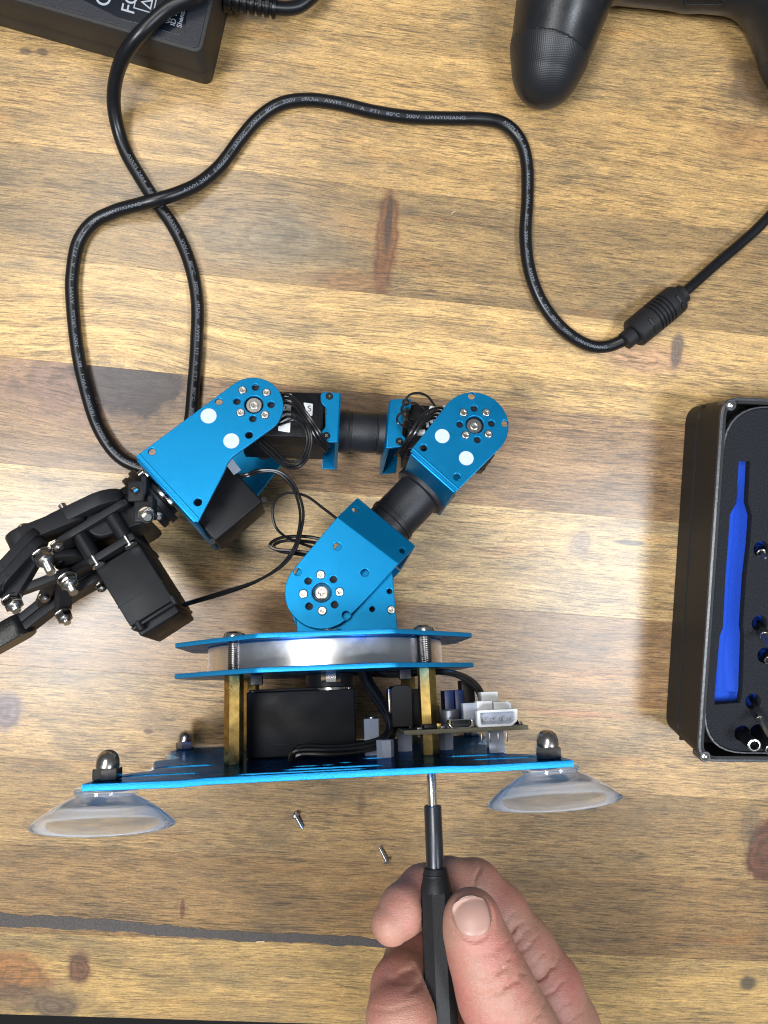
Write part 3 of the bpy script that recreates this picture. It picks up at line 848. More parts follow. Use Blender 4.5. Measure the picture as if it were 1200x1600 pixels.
# forearm: channel, tube, channel, and the two servos bolted to them
f0 = R(533, 673, ZC); f1 = R(604, 677, ZC); fd = (f1 - f0).normalized(); fn = Vector((-fd.y, fd.x, 0)); rf = 33.5 / RS(570, 672, ZC + 10)
fl_ = (f1 - f0).length
b_ = MB(); b_.lathe([(rf + .4, -1), (rf + .4, 3.2), (rf, 3.5), (rf, 4.0), (rf - .35, 4.1), (rf - .35, 4.5), (rf, 4.6), (rf, fl_ - 4.6), (rf - .35, fl_ - 4.5), (rf - .35, fl_ - 4.1), (rf, fl_ - 4.0), (rf + .4, fl_ - 3.4), (rf + .4, fl_ + 1)],
                M['black_tube'], frame(f0, fd), 64)
b_.build('forearm_tube', arm)
zt, zb = -55.5, -95.0
def channel(corners, tabs, webline, scr, scrmat):
    b = MB()
    b.plate(tabs, [], zt - TH, zt, M['blue'], 0.22, edge=M['blue'])
    b.plate(corners, [], zb, zb + TH, M['blue'], 0.22)
    web(b, webline[0], webline[1], zt - 0.1, zb, 1.5, M['blue'])
    o = b.build('servo_channel', arm)
    screws_at(o, scrmat, scr, zt, s=0.95)
    return o
tabsL = roundpoly(px([(500.5, 612), (531.5, 613.5), (527, 691), (511, 690.5), (500.5, 684), (499, 677), (508, 668), (510, 637), (501, 629)], zt), [3.0, 1.2, .5, .5, 2.4, 2.0, 1.0, 1.0, 3.2], 5)
cornL = px([(505, 613), (531.5, 613.5), (527, 691), (503, 690)], zt)
channel(cornL, tabsL, (R(530.5, 614, zt), R(526, 690.5, zt)), [(514.5, 619.5), (510, 681)], SC_DARK)
tabsR = roundpoly(px([(610, 624), (643, 622), (643, 634), (640, 640), (631, 645), (628, 679), (634, 684), (634, 697), (605, 700)], zt), [1.2, 3, 2.5, 2.5, 1, 1, 2.5, 2, .5], 5)
cornR = px([(610, 624), (640, 622), (632, 697), (605, 700)], zt)
channel(cornR, tabsR, (R(611, 625, zt), R(605.5, 700, zt)), [(634, 629), (624, 690)], SC_DARK)
# left forearm servo
zs = -58.0
c0 = R(375, 609, zs); c1 = R(508, 614, zs); c2 = R(505, 686, zs); c3 = R(372, 678, zs)
dxs = (c1 - c0).normalized(); ctr = (c0 + c1 + c2 + c3) / 4
w_ = ((c1 - c0).length + (c2 - c3).length) / 2; h_ = ((c3 - c0).length + (c2 - c1).length) / 2
b_ = MB(); mx = frame(ctr + Vector((0, 0, -15)), (0, 0, 1), dxs)
b_.box((0, 0, 0), (w_, h_, 30), M['servo'], 0.6, mx, seg=3); b_.box((0, 0, 3), (w_ + .25, h_ + .25, 0.4), M['black_soft'], 0.1, mx)
b_.box((2, 2, 15.1), (w_ - 9, h_ - 6, 0.5), M['black'], 0.2, mx); b_.box((0, 0, -9), (w_ + .25, h_ + .25, 0.4), M['black'], 0.1, mx)
b_.cyl(mx @ Vector((-11, 0, 14)), R(396.5, 632, ZN - 2.5), 5.5, M['black'])
ls = b_.build('forearm_servo', arm)
def label(parent, a, bq, z, glyphs):
    p = [R(u, v, z) for (u, v) in a]; b = MB()
    b.plate(roundpoly([tuple(q.xy) for q in p], 0.5), [], z, z + 0.15, M['white'], 0.03)
    for (g, u, v, sz, rot) in glyphs:
        q = R(u, v, z + 0.16); b.text(g, sz, M['dark'], Matrix.Translation(q) @ Matrix.Rotation(rot, 4, 'Z'), extrude=0.03)
    return b.build('label_sticker', parent)
label(ls, [(446, 614), (456, 616), (453, 676), (434, 673)], None, zs + .45, [('W', 441, 668, 4.2, 1.5), ('S', 447, 640, 4.2, 1.5), ('K', 449, 628, 4, 1.5)])
label(ls, [(474, 629), (489, 631), (488, 650), (481, 650)], None, zs + .45, [('S', 481, 643, 3.6, 0.1)])
# elbow servo
c0 = R(640, 630, zs); c1 = R(776, 641, zs); c2 = R(772, 712, zs); c3 = R(636, 701, zs)
dxs = (c1 - c0).normalized(); ctr = (c0 + c1 + c2 + c3) / 4; w_ = (c1 - c0).length; h_ = (c3 - c0).length
b_ = MB(); mx = frame(ctr + Vector((0, 0, -14)), (0, 0, 1), dxs)
b_.box((0, 0, 0), (w_, h_, 27), M['servo'], 0.6, mx, seg=3); b_.box((0, 0, 4), (w_ + .3, h_ + .3, 0.4), M['black_soft'], 0.1, mx); b_.box((0, 0, -7), (w_ + .3, h_ + .3, 0.4), M['black'], 0.1, mx)
b_.cyl(mx @ Vector((8, 0, 12)), R(741.5, 664, ZN - 2.5), 5.5, M['black'])
es = b_.build('elbow_servo', arm)
label(es, [(672, 634), (700, 640), (690, 664), (664, 658)], None, zs + .45, [('W', 684, 646, 3.5, .5), ('X', 676, 652, 3.5, .5)])
b_ = MB(); p = R(658, 676, -56); b_.box(p, (3.2, 1.9, 2.5), M['white'], 0.2); b_.build('wire_plug', es)
b_ = MB()
for k in range(5):
    p = R(668 + k * 6.4, 664 - k * 6.6, -57); b_.box(p, (1.1, 2.0, 1.6), M['white'], 0.2)
b_.build('wire_plug', es)

# ---- gripper
gA = (-wd.cross(Vector((0, 0, 1)))); gA = Vector((-0.80, -0.60, 0)); gN = Vector((-0.60, 0.80, 0)); gZ = Vector((0, 0, 1))
def G(u, v, z): return R(u, v, z)
# wrist disc stack against the flange
h0 = R(246, 770, ZC); hx = Vector((-0.749, -0.663, 0))
b_ = MB(); b_.lathe([(11.2, 0), (11.2, 1.8), (13.2, 1.9), (13.6, 2.3), (13.6, 4.6), (13.2, 5.0), (12.4, 5.0), (12.4, 6.2), (13.0, 6.3), (13.0, 8.4), (12.6, 8.8), (6, 8.8)], M['black'], frame(h0 + hx * -1.2, hx), 48)
hd_ = b_.build('wrist_disc', arm)
for (u, v, z) in ((228, 741, -66), (252, 771, -60), (265, 783, -63)):
    p = R(u, v, z); b_ = MB(); b_.box((0, 0, 0), (4.0, 1.6, 3), M['nickel'], 0.2, frame(p, gZ, wd)); b_.build('clip', hd_)
p = R(224, 738, -64); b_ = MB(); b_.cyl(p, p + hx * 2.2, 1.6, M['nickel'], n=14); b_.build('screw', hd_)
# shaft block and side arm from the disc to the gripper frame
def bar(b, p0, p1, w, th, mat, nrm_, ends=True, w1=None):
    """rounded bar from p0 to p1: w wide, th thick along nrm_"""
    p0 = Vector(p0); p1 = Vector(p1); d = p1 - p0
    n = Vector(nrm_) - d * (Vector(nrm_).dot(d) / d.length_squared)
    mx = frame(p0, n, d); L = d.length; w1 = w if w1 is None else w1
    o = hull(circle(0, 0, w / 2, 24) + circle(L, 0, w1 / 2, 24))
    b.plate(o, [], -th / 2, th / 2, mat, min(0.5, th * .2), mx)
b_ = MB()
bar(b_, R(222, 783, -76), R(186, 806, -76), 17, 13, M['black_soft'], gN)
bar(b_, R(210, 800, -66), R(160, 818, -64), 13, 7, M['black_soft'], gZ, w1=12)
b_.box((0, 0, 0), (11, 12, 26), M['black_soft'], 1.2, frame(R(196, 812, -80), gZ, gA))
gb = b_.build('gripper_mount', arm)
for (u, v, z, ang) in ((224, 800, -52, 0), (214, 768, -58, 0)):
    b_ = MB(); p = R(u, v, z)
    b_.box(p, (7, 8.5, 2.2), M['black_soft'], 0.9, seg=3); b_.box(p + hx * -3.5 + Vector((0, 0, -3)), (2.4, 8.5, 8), M['black_soft'], 0.8, seg=3)
    b_.build('hinge_ear', gb)
def nut_bolt(parent, u, v, z, axis, s=1.0, L=7.0, name='lock_nut'):
    p = R(u, v, z); axis = Vector(axis).normalized(); b = MB()
    b.lathe([(3.2 * s, 0), (3.2 * s, 0.4)], M['steel'], frame(p, axis), 20)
    mh = frame(p + axis * 0.4, axis)
    b.plate(circle(0, 0, 3.1 * s, 6, .4), [], 0, 2.6 * s, M['nickel'], 0.12, mh)
    b.lathe([(2.4 * s, 0), (2.2 * s, 0.6 * s), (1.5 * s, 1.1 * s)], M['thread'], frame(p + axis * (0.4 + 2.6 * s), axis), 18)
    b.thread(p - axis * 1.0, p + axis * (L - .8) * s, 1.45 * s, M['steel'], 0.7, 12)
    return b.build(name, parent, 25)
nut_bolt(gb, 228, 803, -50.5, (0.35, -0.55, 0.75), 0.95, 4.5)
nut_bolt(gb, 247, 806, -60, (0.35, -0.55, 0.75), 0.5, 4.5)
p = R(213, 766, -57); b_ = MB(); b_.cyl(p, p + Vector((-1.2, -1.2, .8)), 1.7, M['steel'], n=14); b_.build('screw', gb)

# gripper frame: two plates square to gN, joined by pillars; servo bolted under them
SZ = -60.0
s0 = R(141, 893, SZ); s1 = R(211, 853, SZ); s2 = R(277, 931, SZ); s3 = R(211, 976, SZ)
gA = ((s0 - s1).normalized() + (s3 - s2).normalized()).normalized(); gN = Vector((gA.y, -gA.x, 0))
if gN.y < 0: gN = -gN
sc0 = (s0 + s1 + s2 + s3) / 4; sw = ((s0 - s1).length + (s3 - s2).length) / 2; sl = ((s0 - s3).length + (s1 - s2).length) / 2
mx = frame(sc0 + Vector((0, 0, -19)), (0, 0, 1), gA)     # local x = gA, y = gN or -gN
b_ = MB(); b_.box((0, 0, 0), (sw, sl, 38), M['servo'], 0.6, mx, seg=3)
yn = (mx.to_3x3().inverted() @ gN).y
sgn = 1 if yn > 0 else -1
b_.box((0, -sgn * sl * .17, 0), (sw + .3, 0.45, 38.3), M['black_soft'], 0.1, mx)
b_.box((0, -sgn * (sl / 2 + 2.2), -1.5), (sw - 1.5, 5.0, 34), M['servo'], 0.9, mx, seg=3)
b_.box((0, -sgn * (sl / 2 + .9), -0.5), (sw + .2, 1.4, 38.6), M['black'], 0.4, mx)
gs = b_.build('gripper_servo', arm)
for (u, v) in ((270, 935), (217, 975)):
    p = R(u, v, SZ - 1.4); b_ = MB(); b_.cyl(p + gN * -2.8, p + gN * 1.2, 1.7, M['black'], n=16, bev=.3); b_.build('screw', gs)
p = R(212, 960, SZ); 
def gq(a, n, z): return sc0 + gA * a + gN * n + Vector((0, 0, z - SZ))
hl = sl / 2
b_ = MB()
# mounting ear strip just above the servo body and outer plate
mxe = Matrix([list(gA), list(gZ), list(gN)]).transposed().to_4x4()
def eplate(b, a0, a1, z0, z1, n0, n1, mat, r=2.0):
    m4 = mxe.copy(); m4.translation = gq(0, n0, SZ)
    o = roundpoly([(a0, z0 - SZ), (a1, z0 - SZ), (a1, z1 - SZ), (a0, z1 - SZ)], r)
    b.plate(o, [], 0, n1 - n0, mat, 0.3, m4)
eplate(b_, -sw / 2 - .5, sw / 2 + .5, -101, -56.5, hl + 1.2, hl + 4.0, M['black_soft'], 1.0)
for a in (-6.5, 7.5):
    for z in (-59.5, -96):
        b_.cyl(gq(a, hl + 4, z), gq(a, hl + 14.5, z), 3.1, M['black'], n=24, bev=.3)
eplate(b_, -15, 17, -101, -56, hl + 14.5, hl + 17.3, M['black_soft'], 4.0)
eplate(b_, -16, 24, -112, -68, hl + 12.2, hl + 14.4, M['black'], 5.0)
gf = b_.build('gripper_frame', arm)
for a in (-6.8, 7.2):
    b_ = MB(); q = gq(a, hl + 0.2, -56.8)
    b_.cyl(q, q + gN * 3.8, 0.9, M['steel'], n=12)
    b_.lathe([(2.5, 0), (2.5, 0.5), (2.2, 0.8), (1.5, 1.0)], M['steel'], frame(gq(a, hl - .6, -57.2), gN), 20)
    b_.build('screw', gf)
# upper (near) arm with rounded end
nA = hl + 19.0
def gpt(u, v, z, n):      # pull a sighted point onto the plane gN = n
    q = R(u, v, z); d = (q - sc0).dot(gN); return q + gN * (n - d)
b_ = MB()
b_.box((0, 0, 0), (1, 1, 1), M['dark'], 0, Matrix.Translation(gq(0, hl + 16, -70)))
bar(b_, R(158, 790, -62), R(96, 816, -62), 19, 5.6, M['black_soft'], gN, w1=14)
bar(b_, R(110, 812, -60), R(38, 842, -56), 11, 6.4, M['black_soft'], gN, w1=12)
ga = b_.build('gripper_arm', arm)
p = R(104, 801, -62); b_ = MB(); b_.cyl(p - gN * 3, p + gN * 4.0, 1.5, M['thread'], n=16, bev=.2); b_.build('screw', ga)
p = R(37, 826, -58); b_ = MB(); b_.lathe([(2.6, 0), (2.6, .8), (1.6, 1.6)], M['nickel'], frame(p, gN), 18); b_.build('screw', ga)
# near finger: triangular frame of a doubled bar, a link and a gap
def finger(pts_main, wmain, label_=None):
    b = MB()
    for i in range(len(pts_main) - 1):
        for s_ in (-1, 1):
            off = gN * (1.9 * s_)
            bar(b, Vector(pts_main[i]) + off, Vector(pts_main[i + 1]) + off, wmain[i], 3.6, M['black_soft'], gN, w1=wmain[i + 1])
    return b.build('gripper_finger', arm)
F1 = finger([R(48, 856, -54), R(8, 897, -50), R(-45, 950, -48)], [13, 10, 10])
b_ = MB(); bar(b_, R(58, 868, -57), R(20, 932, -55), 6, 4.5, M['black_soft'], gN, w1=7); bar(b_, R(-4, 905, -53), R(18, 934, -56), 5, 4.5, M['black_soft'], gN)
b_.build('finger_brace', F1)
b_ = MB(); bar(b_, R(24, 926, -58), R(100, 898, -60), 5.0, 3.2, M['black_soft'], gN, w1=7); lk = b_.build('gripper_link', arm)
# far finger with rubber tip
F2 = finger([R(148, 902, -92), R(108, 925, -94), R(70, 951, -96), R(28, 984, -98)], [14, 12, 10, 10])
b_ = MB(); bar(b_, R(28, 982, -97), R(-40, 1020, -97), 12, 9.5, M['rubber'], gN, w1=11); b_.build('rubber_tip', F2)
b_ = MB(); bar(b_, R(101, 905, -70), R(98, 952, -84), 6, 3.2, M['black_soft'], gN, w1=6.5); bar(b_, R(78, 912, -74), R(66, 940, -86), 5, 3.0, M['black_soft'], gN); b_.build('gripper_link', arm)
b_ = MB(); bar(b_, R(150, 880, -80), R(104, 905, -82), 18, 3.0, M['black_soft'], gN, w1=12); bar(b_, R(60, 875, -66), R(110, 870, -70), 10, 3.0, M['black_soft'], gN); b_.build('gripper_arm', arm)
ax_ = -gN + Vector((0, 0, .35))
for (u, v, z, s_, L2) in ((66, 866, -52, 1.25, 8.5), (18, 936, -54, 1.15, 6.0), (104, 903, -56, 1.15, 7.5), (98, 958, -82, 1.05, 6.0)):
    nut_bolt(arm, u, v, z, ax_, s_, L2)
for (u, v, z) in ((68, 930, -80), (157, 914, -75), (88, 850, -52)):
    nut_bolt(arm, u, v, z, ax_, 0.7, 5.0)

# ---- control board on pale spacers
yb = -14.4
b_ = MB(); b_.plate(fl2([(26, -27), (68.5, -27), (68.5, -72), (26, -72)]), [], -1.5, 0, M['pcb'], 0.12, XZ(yb + 1.5), edge=M['pcb_edge'])
cb = b_.build('circuit_board', arm)
def cube(name, parent, x0, x1, y0, y1, z0, z1, mat, bev=0.25):
    b = MB(); b.box(((x0 + x1) / 2, (y0 + y1) / 2, (z0 + z1) / 2), (x1 - x0, y1 - y0, z1 - z0), mat, bev)
    return b.build(name, parent)
yt = yb + 1.5
# open front 4 pin socket
def YZ(x0, y0, z): return Matrix.Translation((x0, y0, z))
b_ = MB()
oo = roundpoly([(0, 0), (11.5, 0), (13.6, 1.6), (14.0, 5.6), (0.0, 5.6), (-0.2, 1.6)], .6)
ii = roundpoly([(1.2, .9), (11.2, .9), (12.6, 2.0), (12.8, 4.7), (1.0, 4.7), (1.0, 2.0)], .4)
b_.plate(oo, [ii], -6, 0, M['white'], 0.2, Matrix.Translation((51.0, yt, -25.6)))
b_.box((57.8, yt + 2.8, -30.5), (12, 4.2, 3.5), M['nylon'], 0.2)
so = b_.build('pin_socket', cb)
for k in range(4):
    b_ = MB(); x = 53.4 + k * 2.9; b_.box((x, yt + 2.2, -28.0), (0.7, 0.7, 3.2), M['thread'], .1); b_.box((x - .6, yb - 2.2, -30), (0.5, 3.2, 0.5), M['thread'], .1); b_.build('pin', so)
for (x0, x1, yy, z0, z1) in ((52, 57.5, 8.5, -36, -31), (58, 63.5, 8.0, -37, -31.5), (55, 61, 11.5, -44, -37), (47.5, 53, 8.0, -38, -33), (62, 66, 7.5, -45, -39)):
    cube('white_connector', cb, x0, x1, yt, yt + yy, z0, z1, M['white'] if x0 > 48 else M['nylon'])
# usb port
b_ = MB(); oo = roundpoly([(0.8, 0), (7.2, 0), (8.2, 1.1), (8.2, 2.9), (0, 2.9), (0, 1.1)], .35); ii = [(p[0] * .86 + .57, p[1] * .78 + .32) for p in oo]
b_.plate(oo, [ii], -5.5, 0, M['steel'], 0.12, Matrix.Translation((41.2, yt, -25.4))); b_.box((45.3, yt + 1.4, -28), (6.6, 1.9, 3.5), M['dark'], .1); b_.box((45.3, yt + 1.7, -26.6), (4.8, 0.6, 2.6), M['black'], .1)
b_.build('usb_port', cb)
for (x, z, r, h) in ((43.2, -36, 3.2, 6.0), (38.0, -44, 2.8, 7.5), (37.5, -52, 2.8, 8.5)):
    b_ = MB(); b_.lathe([(r, 0), (r, 1), (r - .2, 1.3), (r, 1.6), (r, h - .4), (r - .4, h), (r - 1.0, h), (r - 1.1, h - .25), (0.01, h - .25)], M['can'], Matrix.Translation((x, yt, z)) @ Matrix.Rotation(-math.pi / 2, 4, 'X'), 28, cap=False)
    b_.build('capacitor', cb)
cube('blue_terminal', cb, 43.5, 47, yt, yt + 12.5, -58, -48, M['blueblock']); cube('blue_terminal', cb, 47.4, 50.6, yt, yt + 12.5, -58, -48, M['blueblock'])
cube('barrel_jack', cb, 51, 56, yt, yt + 16, -62, -54, M['black'])
cube('header_strip', cb, 30, 38, yt, yt + 13.5, -64, -52, M['black'])
cube('chip', cb, 33, 37.5, yt, yt + 1.6, -34, -28.5, M['black']); cube('chip', cb, 58, 65, yt, yt + 1.6, -66, -56, M['black'])
for (x, z, w, d, h, mt_) in ((31.5, -29, 1.8, 1.2, .7, 'can'), (34, -36, 2.4, 1.6, 1.2, 'black'), (39.5, -29.5, 1.4, 1.0, .8, 'can'), (38.6, -33, 1.6, 1.2, 1.6, 'brass'), (49.6, -29, 1.0, 1.8, 1.0, 'brass'),
                             (67.0, -32, 1.2, 2.0, 1.0, 'can'), (66.8, -38, 1.4, 2.6, 1.4, 'black'), (29, -34, 1.2, 2.2, 1.3, 'black')):
    cube('surface_part', cb, x - w / 2, x + w / 2, yt, yt + h, z - d / 2, z + d / 2, M[mt_], .12)
# tall black relay block beside the servo
b_ = MB(); b_.plate(roundpoly([(23.6, -12.5), (31.0, -12.5), (31.2, 1.0), (29.4, 2.2), (25.0, 2.2), (23.6, 1.0)], .5), [], -62, -44, M['black'], 0.3); b_.box((23.2, -6, -54), (0.6, 14, 10), M['nickel'], .1)
b_.build('relay_block', cb)
# nylon spacers under and beside the board
for (x, z, y0, y1) in ((60, -40, YB, yb), (45.5, -64, YB, yb), (30, -66, YB, yb), (64.5, -67, YB, yb)):
    b_ = MB(); b_.plate(circle(0, 0, 3.1, 6, .3), [], 0, y1 - y0, M['nylon'], .25, Matrix.Translation((x, y0, z)) @ Matrix.Rotation(-math.pi / 2, 4, 'X')); b_.build('nylon_spacer', arm)
b_ = MB(); b_.plate(circle(0, 0, 3.1, 6, .3), [], 0, 13, M['nylon'], .25, Matrix.Translation((16.8, YB, -55)) @ Matrix.Rotation(-math.pi / 2, 4, 'X'))
sp = b_.build('nylon_spacer', arm)
b_ = MB(); b_.plate(circle(0, 0, 3.1, 6, .1), [], 0, 6, M['nylon'], .25, Matrix.Translation((20.5, YB, -42)) @ Matrix.Rotation(-math.pi / 2, 4, 'X'))
b_.build('nylon_spacer', arm)
inst(SC_BIG, 'screw', Matrix.Translation((16.8, YB + 13, -55)) @ Matrix.Rotation(-math.pi / 2, 4, 'X'), sp)

# ---- wiring
def wires(paths, r, parent, name='wire', jitter=0.0, mat=None, offs=((0, 0, 0),)):
    for path in paths:
        for of in offs:
            b = MB(); b.tube([Vector(p if isinstance(p, Vector) else R(*p)) + Vector(of) for p in path], r, mat or M['wire'], 8, 1.4)
            b.build(name, parent)
WR = 0.62
# forearm servo: out of the labels, looping down and into the channel
wires([[(436, 622, -57), (441, 616, -52), (456, 620, -50), (478, 644, -48), (500, 675, -50), (514, 698, -57)],
       [(437, 629, -57), (444, 622, -52), (460, 627, -50), (482, 655, -48), (500, 684, -51), (512, 704, -60)],
       [(437, 637, -57), (446, 629, -52), (462, 636, -50), (480, 662, -48), (497, 690, -52), (509, 706, -60)]], WR, arm)
wires([[(437, 648, -57), (448, 643, -51), (462, 648, -49), (478, 664, -48), (484, 688, -48), (478, 712, -48), (465, 726, -48), (445, 725, -50), (425, 708, -54), (402, 686, -60), (390, 672, -66)],
       [(438, 657, -57), (450, 651, -51), (463, 656, -49), (476, 670, -48), (480, 690, -48), (474, 710, -48), (462, 721, -48), (446, 719, -50), (428, 702, -54), (405, 682, -60), (392, 668, -66)],
       [(438, 664, -57), (449, 659, -51), (468, 655, -49), (483, 668, -46), (487, 692, -46), (480, 717, -46), (464, 731, -46), (446, 729, -50), (424, 712, -56), (400, 690, -62)]], WR, arm)
# wrist wiring falling to the gripper servo, with loops behind the shoulder
wires([[(368, 742, -66), (385, 741, -66), (402, 735, -68), (430, 735, -70), (450, 746, -72), (465, 768, -74), (474, 800, -76), (470, 832, -78), (462, 858, -80), (440, 885, -84), (400, 908, -88), (350, 924, -88), (305, 938, -82), (278, 946, -80)],
       [(372, 746, -68), (388, 744, -68), (404, 738, -70), (428, 737, -72), (446, 748, -74), (461, 770, -76), (469, 802, -78), (466, 832, -80), (458, 858, -82), (436, 886, -86), (398, 910, -90), (350, 928, -88), (305, 941, -82), (278, 949, -80)]], 0.62, arm)
wires([[(526, 810, -72), (505, 794, -74), (480, 776, -76), (456, 770, -78), (436, 776, -80), (426, 795, -82), (430, 822, -84), (445, 838, -86), (462, 846, -88), (490, 856, -90)]], 0.6, arm)
wires([[(505, 843, -88), (475, 838, -88), (440, 840, -88), (422, 850, -88), (430, 858, -88), (460, 861, -88), (500, 866, -88)],
       [(505, 850, -92), (478, 846, -90), (445, 845, -90), (428, 852, -90), (436, 861, -90), (462, 865, -90), (500, 872, -92)]], 0.75, arm)
# elbow servo nest of wires
wires([[(679, 634, -56), (669, 620, -52), (655, 614, -50), (640, 617, -49), (631, 630, -50), (628, 645, -51), (636, 655, -53), (650, 660, -55), (660, 663, -57)],
       [(662, 640, -56), (648, 630, -52), (636, 631, -51), (628, 636, -50), (629, 648, -50), (640, 660, -52), (648, 662, -55)],
       [(640, 640, -54), (630, 643, -50), (621, 651, -50), (622, 661, -50), (632, 666, -51), (645, 670, -54)]], 0.5, arm)
wires([[(698, 642, -56), (688, 637, -52), (672, 641, -50), (655, 655, -48), (642, 675, -49), (630, 695, -54), (620, 708, -62)],
       [(696, 649, -56), (686, 642, -51), (671, 647, -49), (657, 662, -48), (646, 680, -50), (635, 698, -56), (626, 712, -64)],
       [(694, 657, -56), (682, 648, -51), (668, 653, -49), (654, 668, -48), (642, 686, -51), (628, 702, -58), (616, 712, -64)],
       [(690, 663, -56), (678, 653, -51), (664, 660, -49), (650, 676, -49), (638, 692, -54), (624, 708, -62)]], 0.6, arm)
# base wiring
wires([[(566, 1044, -60), (574, 1066, -56), (590, 1090, -52), (604, 1112, -49), (612, 1134, -47), (606, 1152, -45), (586, 1163, -44), (550, 1170, -43), (510, 1172, -42), (474, 1172, -42), (458, 1176, -42), (454, 1190, -43), (454, 1200, -44)],
       [(572, 1044, -62), (581, 1066, -58), (596, 1090, -54), (609, 1112, -51), (616, 1136, -49), (610, 1157, -47), (588, 1168, -46), (550, 1176, -45), (510, 1179, -44), (478, 1178, -44), (462, 1182, -44), (459, 1192, -45), (459, 1201, -46)],
       [(562, 1046, -64), (569, 1068, -60), (584, 1092, -56), (599, 1114, -53), (607, 1136, -51), (600, 1150, -49), (584, 1158, -48), (550, 1165, -47), (512, 1167, -46), (476, 1166, -46), (462, 1172, -46), (456, 1184, -47)]], 0.95, arm)
wires([[(560, 1049, -70), (620, 1052, -60), (672, 1048, -52), (705, 1050, -48), (730, 1058, -46), (748, 1073, -44), (758, 1095, -42), (760, 1108, -40)],
       [(562, 1053, -72), (620, 1056, -62), (672, 1051, -54), (703, 1053, -50), (726, 1062, -48), (743, 1076, -46), (752, 1096, -44), (754, 1108, -42)]], 0.8, arm)
# ------------------------------------------------------------------ power adapter with its long cable
AH = 29.0
a0 = P(333, 140, 0); a1 = P(0, 45, 0); ad = (a1 - a0); ad.z = 0; ad.normalize(); au = Vector((ad.y, -ad.x, 0))
if au.y < 0: au = -au
AM = Matrix([-ad, au, Vector((0, 0, 1))]).transposed().to_4x4(); AM.translation = a0 * MM   # origin: near right bottom corner, x to the right
adapter = thing('power_adapter', 'black laptop style power adapter with thick black looping cable', 'power adapter', AM)
AMm = AM.copy(); AMm.translation = a0; AI = AMm.inverted()
LX, LY = 125.0, 58.0
def rrect(x0, y0, x1, y1, r, seg=6): return roundpoly([(x0, y0), (x1, y0), (x1, y1), (x0, y1)], r, seg)
def shell(b, z0, z1, i0, i1, r, mat, rim=0.5):
    vs = []; fs = []; loops = []
    for (z, ins) in ((z0, i0 + rim), (z0 + rim, i0), (z1 - rim, i1), (z1 - rim * .3, i1 + rim * .3), (z1, i1 + rim)):
        lp = rrect(-LX + ins, ins, -ins, LY - ins, r); loops.append(len(vs)); vs += [(p[0], p[1], z) for p in lp]
    n = len(lp)
    for q in range(len(loops) - 1):
        for k in range(n):
            k2 = (k + 1) % n; fs.append([loops[q] + k, loops[q] + k2, loops[q + 1] + k2, loops[q + 1] + k])
    fs.append([loops[-1] + k for k in range(n)]); fs.append([loops[0] + k for k in range(n)][::-1])
    b.add(vs, fs, mat)
b_ = MB(); shell(b_, 0.1, 13.4, 1.0, 0.3, 4.5, M['adapter']); shell(b_, 13.5, AH, 0.0, 1.0, 4.5, M['adapter'], 0.6)
body = b_.build('adapter_body', adapter, 50)
b_ = MB(); b_.plate(rrect(-LX + 2.6, 2.6, -2.6, LY - 2.6, 2.5), [], AH - 0.4, AH + 0.35, M['adapter_top'], 0.2); b_.build('lid', adapter)
def A(u, v, z): return AI @ P(u, v, z)
zl_ = AH + 0.35
lab = [A(288, 57, zl_), A(293, 12, zl_), A(300, -60, zl_), A(60, -60, zl_), A(118, -6, zl_), A(190, 30, zl_)]
b_ = MB(); b_.plate(roundpoly([tuple(p.xy) for p in lab], 2.0), [], zl_, zl_ + 0.12, M['label'], 0.04); lb = b_.build('glossy_label', adapter)
b_ = MB()
def at_text(s_, u, v, size, rot=90):
    q = A(u, v, zl_ + .16); b_.text(s_, size, M['print'], Matrix.Translation(q) @ Matrix.Rotation(math.radians(rot), 4, 'Z'), extrude=0.02)
at_text('CO', 170, 13, 9.0); at_text('FC', 209, 24, 8.0)
at_text('W: 100-240', 266, 38, 2.9); at_text('ID 1724', 273, 41, 2.9); at_text('Shenzhen', 283, 44, 2.9)
q = A(240, 22, zl_ + .16)
sq = [(0, 0), (10, 0), (10, 8.5), (0, 8.5)]; mq = Matrix.Translation(q) @ Matrix.Rotation(math.radians(90), 4, 'Z')
b_.plate(sq, [[(.45, .45), (9.55, .45), (9.55, 8.05), (.45, 8.05)]], 0, .04, M['print'], .01, mq)
b_.plate([(1.2, 1.4), (5.6, 1.4), (3.4, 6.2)], [[(2.1, 1.95), (4.7, 1.95), (3.4, 4.9)]], 0, .04, M['print'], .01, mq)
b_.plate([(6.4, 1.4), (8.9, 1.4), (8.9, 6.2), (6.4, 6.2)], [[(6.9, 1.9), (8.4, 1.9), (8.4, 5.7), (6.9, 5.7)]], 0, .04, M['print'], .01, mq)
b_.build('label_print', lb)
